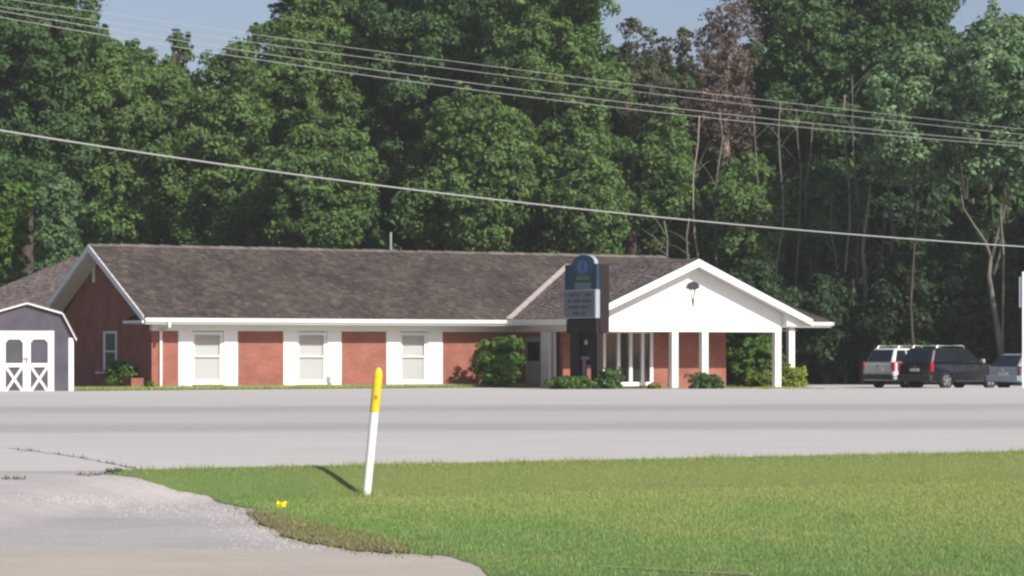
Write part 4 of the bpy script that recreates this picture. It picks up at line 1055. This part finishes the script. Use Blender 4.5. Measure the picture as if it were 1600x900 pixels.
# ------------------------------------------------------------------ vehicles (local: x forward from the rear bumper, y left, z up)
def make_suv(name, paint, label, loc, yaw, L=5.0, W=1.95, Ht=1.86, kind='suv', lamp=None, group='cars parked at the edge of the woods'):
    root = empty(name, loc, yaw, label, 'car', group); hw = W / 2; wr = .37
    xw = (L * .205, L * .79)
    belt = Ht * .60; 
    def arch(cx, r=.44, n=9):
        return [(cx - math.cos(math.pi * k / (n - 1)) * r, .30 + math.sin(math.pi * k / (n - 1)) * r * 1.02) for k in range(n)]
    hood = belt - .02 if kind == 'suv' else belt - .12
    prof = [(.06, .34), ] + arch(xw[0]) + arch(xw[1]) + [(L - .05, .34), (L, .52), (L - .04, hood - .18), (L - .25, hood - .05), (L * .73, hood + .02), (L * .70, belt), (.02, belt), (0, belt - .25), (.0, .55)]
    mb = MB(); n = len(prof)
    vs = []
    for (yy, ins) in ((-hw + .07, .0), (-hw, 1.), (hw, 1.), (hw - .07, 0.)):
        pass
    # body: three slabs across, pinched at the sides for tumblehome
    ys = [-hw, -hw + .08, hw - .08, hw]; k0 = [.985, 1, 1, .985]
    for yy, kk in zip(ys, k0):
        for (x, z) in prof:
            xx = L / 2 + (x - L / 2) * (kk if abs(yy) > hw - .05 else 1.0); pin = .06 * max(0, (z - .75)) / .5
            vs.append((xx, yy * (1 - pin * (abs(yy) > hw - .05)), z if abs(yy) < hw - .05 else (z - .03 if z > .8 else z)))
    fs = []
    for r in range(3):
        for i in range(n):
            j = (i + 1) % n; fs.append((r * n + i, r * n + j, (r + 1) * n + j, (r + 1) * n + i))
    fs += [tuple(range(n))[::-1], tuple(range(3 * n, 4 * n))]
    mb.add(vs, fs); mb.build('body', paint, root, bev=.03)
    # cabin
    rz = Ht - .06
    xr0, xr1 = (.42, L * .53) if kind == 'suv' else (.62, L * .50)
    wt = hw - .27; wb = hw - .07; xb1 = L * .70
    cab = [(.03, -wb, belt), (xb1, -wb, belt), (xb1, wb, belt), (.03, wb, belt), (xr0, -wt, rz), (xr1, -wt, rz), (xr1, wt, rz), (xr0, wt, rz)]
    MB().hexa(cab).build('cabin', paint, root, bev=.11)
    def lerp3(a, b_, t): return tuple(a[i] + (b_[i] - a[i]) * t for i in range(3))
    def pane(c, u0, u1, v0, v1, off, nm='side_window'):
        """c: 4 corners of a cabin side (bottom-start, bottom-end, top-end, top-start)"""
        pt = lambda u, v: Vector(lerp3(lerp3(c[0], c[1], u), lerp3(c[3], c[2], u), v))
        q = [pt(u0, v0), pt(u1, v0), pt(u1 if nm != 'x' else u1, v1), pt(u0, v1)]
        nrm = (q[1] - q[0]).cross(q[3] - q[0]).normalized() * off
        MB().prism([p + nrm for p in q], -nrm * .9).build(nm, M['carglass'], root)
    for sgn in (-1, 1):
        c = [cab[0], cab[1], cab[5], cab[4]] if sgn < 0 else [cab[3], cab[2], cab[6], cab[7]]
        o_ = .012 if sgn < 0 else -.012
        for (u0, u1) in ((.05, .30), (.335, .58), (.615, .86)): pane(c, u0, u1, .12, .86, o_)
    pane([cab[3], cab[0], cab[4], cab[7]], .07, .93, .10, .88, .012, 'rear_window')
    pane([cab[1], cab[2], cab[6], cab[5]], .05, .95, .08, .92, .012, 'windscreen')
    # bumpers, lamps, rails, mirrors, handles
    MB().box(-.09, .12, -hw + .03, hw - .03, .38, .62).build('rear_bumper', M['plastic'] if paint is not M['bluepaint'] else paint, root, bev=.04)
    MB().box(L - .12, L + .07, -hw + .05, hw - .05, .38, .60).build('front_bumper', M['plastic'], root, bev=.04)
    for sgn in (-1, 1):
        y0, y1 = sorted((sgn * (hw + .004), sgn * (hw - .13))); 
        MB().box(-.012, .13, y0, y1, belt - .34, belt + .06).build('tail_lamp', lamp or M['redlamp'], root, bev=.03)
        MB().box(L - .22, L - .005, y0, y1, hood - .30, hood - .14).build('headlight', M['chrome'], root, bev=.03)
        m_ = MB().tube([(xr0 + .2, sgn * (wt - .04), rz + .0), (xr0 + .28, sgn * (wt - .04), rz + .09), (xr1 - .25, sgn * (wt - .04), rz + .09), (xr1 - .15, sgn * (wt - .04), rz)], .032, 6)
        if kind == 'suv': m_.build('roof_rail', M['rack'], root)
        y0, y1 = sorted((sgn * (hw - .02), sgn * (hw + .20))); MB().box(L * .635, L * .665, y0, y1, belt + .02, belt + .19).build('mirror', paint if paint is not M['blackpaint'] else M['rack'], root, bev=.03)
        for xx in (L * .34, L * .53):
            y0, y1 = sorted((sgn * (hw - .03), sgn * (hw + .02))); MB().box(xx, xx + .16, y0, y1, belt - .13, belt - .09).build('door_handle', M['chrome'] if paint is M['silverpaint'] else M['plastic'], root, bev=.006)
        for xx in (L * .30, L * .485, L * .66):
            y0, y1 = sorted((sgn * (hw - .018), sgn * (hw + .001))); MB().box(xx, xx + .012, y0, y1, .48, belt - .05).build('door_seam', M['plastic'], root)
        y0, y1 = sorted((sgn * (hw - .04), sgn * (hw + .03))); MB().box(xw[0] + .5, xw[1] - .5, y0, y1, .30, .38).build('side_step', M['plastic'], root, bev=.02)
    MB().box(-.022, -.002, -.26, .26, belt - .33, belt - .2).build('number_plate', mat('plate', (.5, .5, .48), .5, .3), root)
    MB().box(-.02, .0, -.08, .08, belt - .14, belt - .07).build('badge', M['chrome'], root)
    for xx in xw:
        for sgn in (-1, 1):
            yc = sgn * (hw - .13); prof_ = [(.0, -.11), (wr * .93, -.11), (wr, -.08), (wr, .08), (wr * .93, .11), (.24, .11), (.235, .08)]
            m_ = MB(); seg = 22; n0 = 0
            for r_, t in prof_[1:]:
                for k in range(seg): m_.v.append((xx + r_ * math.cos(2 * math.pi * k / seg), yc + sgn * t, wr + r_ * math.sin(2 * math.pi * k / seg)))
            for i in range(len(prof_) - 2):
                for k in range(seg):
                    k2 = (k + 1) % seg; m_.f.append((i * seg + k, i * seg + k2, (i + 1) * seg + k2, (i + 1) * seg + k))
            m_.f.append(tuple(range(seg)))
            wh = m_.build('wheel', M['tyre'], root)
            m_ = MB()
            for k in range(5):
                t = 2 * math.pi * k / 5 + .3; m_.beam((xx, yc + sgn * .09, wr), (xx + .235 * math.cos(t), yc + sgn * .085, wr + .235 * math.sin(t)), .05, .085, up=(0, 0, 1) if abs(math.sin(t)) < .9 else (1, 0, 0))
            ring = [(xx + .235 * math.cos(2 * math.pi * k / 20), yc + sgn * .085, wr + .235 * math.sin(2 * math.pi * k / 20)) for k in range(21)]
            m_.tube(ring, .025, 5, cap=False); m_.tube([(xx, yc + sgn * .05, wr), (xx, yc + sgn * .12, wr)], .06, 10)
            m_.build('rim', M['rim'], wh)
            MB().tube([(xx, yc + sgn * .02, wr), (xx, yc + sgn * .06, wr)], .23, 16).build('hub_plate', M['plastic'], wh)
    return root
def car_at(px, d, yaw):     # place the rear right corner of a car on image column px
    return P(px, d, hz((px - 800) / F * d, d) + .0)
def place_car(fn, px, d, yaw, W, **k):
    p = P(px, d, 0); hx, hy = math.cos(yaw), math.sin(yaw)
    # rear-right corner = loc + Rz*(0,-W/2)
    loc = Vector((p.x - math.sin(yaw) * (W / 2), p.y + math.cos(yaw) * (W / 2), hz(p.x, p.y) + .005)); k['W'] = W
    return fn(loc=loc, yaw=yaw, **k)
place_car(make_suv, 1456, 121.0, R_(39), 1.98, name='black_suv', paint=M['blackpaint'], label='black sport utility vehicle with silver roof rails and a red tail lamp', L=4.75, Ht=1.83)
place_car(make_suv, 1396, 124.5, R_(39), 1.86, name='silver_suv', paint=M['silverpaint'], label='silver white sport utility vehicle half hidden behind the black one', L=4.4, Ht=1.82)
place_car(make_suv, 1593, 118.5, R_(38), 1.8, name='blue_hatchback', paint=M['bluepaint'], label='blue grey hatchback at the right edge of the car park', L=4.3, Ht=1.58, kind='hatch', lamp=M['dimlamp'])

# ------------------------------------------------------------------ marker post, litter, right-hand signpost
bp = gp(571.5, 776); s = F / bp.y
mp_ = empty('marker_post', bp - Vector((0, 0, .05)), 0, 'leaning white utility marker post with a yellow domed cap in the grass', 'post')
hgt = 203 / s; r = 6.6 / s
MB().lathe((0, 0, -.1), [(r, 0), (r, hgt * .665 + .15)], 20).build('post', M['postwhite'], mp_, smooth=False)
MB().lathe((0, 0, 0), [(r * 1.09, hgt * .655 + .05), (r * 1.12, hgt * .66 + .05), (r * 1.12, hgt * .97), (r * .98, hgt * 1.0), (r * .62, hgt * 1.025), (r * .15, hgt * 1.035)], 20).build('cap', M['yellow'], mp_, bev=.002)
MB().box(-.012, .02, -r * 1.12 - .003, -r * 1.1, hgt * .79, hgt * .82).build('cap_mark', M['litter2'], mp_)
mp_.rotation_euler = (R_(-2.0), R_(5.4), 0)
pts = [(bp.x + random.gauss(0, .07), bp.y + random.gauss(0, .07), bp.z) for _ in range(260)]
tag(link('post_grass', blades('post_grass', pts, .03, .10, .009, M['turf']), M['turf']), 'longer unmown grass tufts round the foot of the marker post', 'grass', kind='stuff')
lp = gp(438, 794)
lt = empty('plastic_litter', lp, .4, 'crumpled bright yellow plastic scrap on the worn grass edge', 'litter')
def crumple(w_, h_, seed, dx=0):
    r_ = random.Random(seed); vs = []; n = 6
    for i in range(n):
        for j in range(n):
            vs.append((dx + (i / (n - 1) - .5) * w_ + r_.gauss(0, .006) + .02 * j / n, r_.gauss(0, .015), (j / (n - 1)) * h_ + r_.gauss(0, .006)))
    return vs, [(i * n + j, (i + 1) * n + j, (i + 1) * n + j + 1, i * n + j + 1) for i in range(n - 1) for j in range(n - 1)]
v, f = crumple(.10, .06, 1); m_ = MB().add(v, f); o = m_.build('scrap', M['litter'], lt); sd_ = o.modifiers.new('thick', 'SOLIDIFY'); sd_.thickness = .003
v, f = crumple(.05, .028, 2, -.06); o = MB().add(v, f).build('torn_piece', M['litter2'], lt); sd_ = o.modifiers.new('thick', 'SOLIDIFY'); sd_.thickness = .003
d = 100; root = empty('road_sign', P(1598.6, d, -.1), 0, 'white post with a grey sign plate at the right edge of the view', 'sign')
MB().box(-.028, .028, -.025, .025, 0, zpx(420, d)).build('post', M['postwhite'], root)
MB().box(-.13, .45, .045, .065, zpx(476, d), zpx(428, d)).build('sign_plate', M['signgrey'], root, bev=.01)

# ------------------------------------------------------------------ overhead wires
def wire(pts, dl, dr, r, label):
    """pts: image points along the cable; distance runs from dl at the left frame edge to dr at the right"""
    xs = [p[0] for p in pts]; co = np.polyfit(xs, [p[1] for p in pts], 2); path = []
    for i in range(61):
        px = -160 + i * 32.; t = px / 1600; d = 1 / ((1 - t) / dl + t / dr)
        path.append(P(px, d, zpx(float(np.polyval(co, px)), d)))
    o = MB().tube(path, r, 6).build('power_line', M['wire'], smooth=True)
    tag(o, label, 'cable', 'overhead cables crossing above the road')
wire([(0, 205), (270, 244), (540, 281), (800, 317), (1060, 343), (1330, 366), (1600, 385)], 55, 88, .017, 'thick pale cable sagging lowest across the view above the roof')
wire([(44, 5), (120, 17), (364, 43), (500, 65), (950, 129), (1060, 144), (1600, 200)], 62, 96, .0062, 'topmost of the four thin high cables')
wire([(0, 10), (115, 31), (351, 55), (500, 79), (950, 138), (1060, 155), (1600, 209)], 62, 96, .0062, 'second thin high cable from the top')
wire([(-60, 5), (115, 40), (306, 66), (500, 96), (950, 158), (1060, 169), (1600, 224)], 61, 95, .0072, 'third thin high cable from the top, upper of the brighter pair')
wire([(0, 27), (133, 49), (298, 78), (500, 107), (950, 167), (1060, 178), (1600, 229)], 61, 95, .0072, 'lowest of the four thin high cables')

# ------------------------------------------------------------------ thin summer haze
hm = bpy.data.materials.new('haze'); hm.use_nodes = True; t = hm.node_tree; t.nodes.remove(t.nodes['Principled BSDF'])
pv = t.nodes.new('ShaderNodeVolumePrincipled'); pv.inputs['Color'].default_value = (.88, .95, .93, 1); pv.inputs['Density'].default_value = .00032; pv.inputs['Anisotropy'].default_value = .1
t.links.new(pv.outputs[0], t.nodes['Material Output'].inputs['Volume'])
hb = MB().box(-120, 120, -20, 260, -1.6, 34).build('haze', hm); tag(hb, 'thin pale summer haze over the road and the woods', 'haze', kind='stuff')
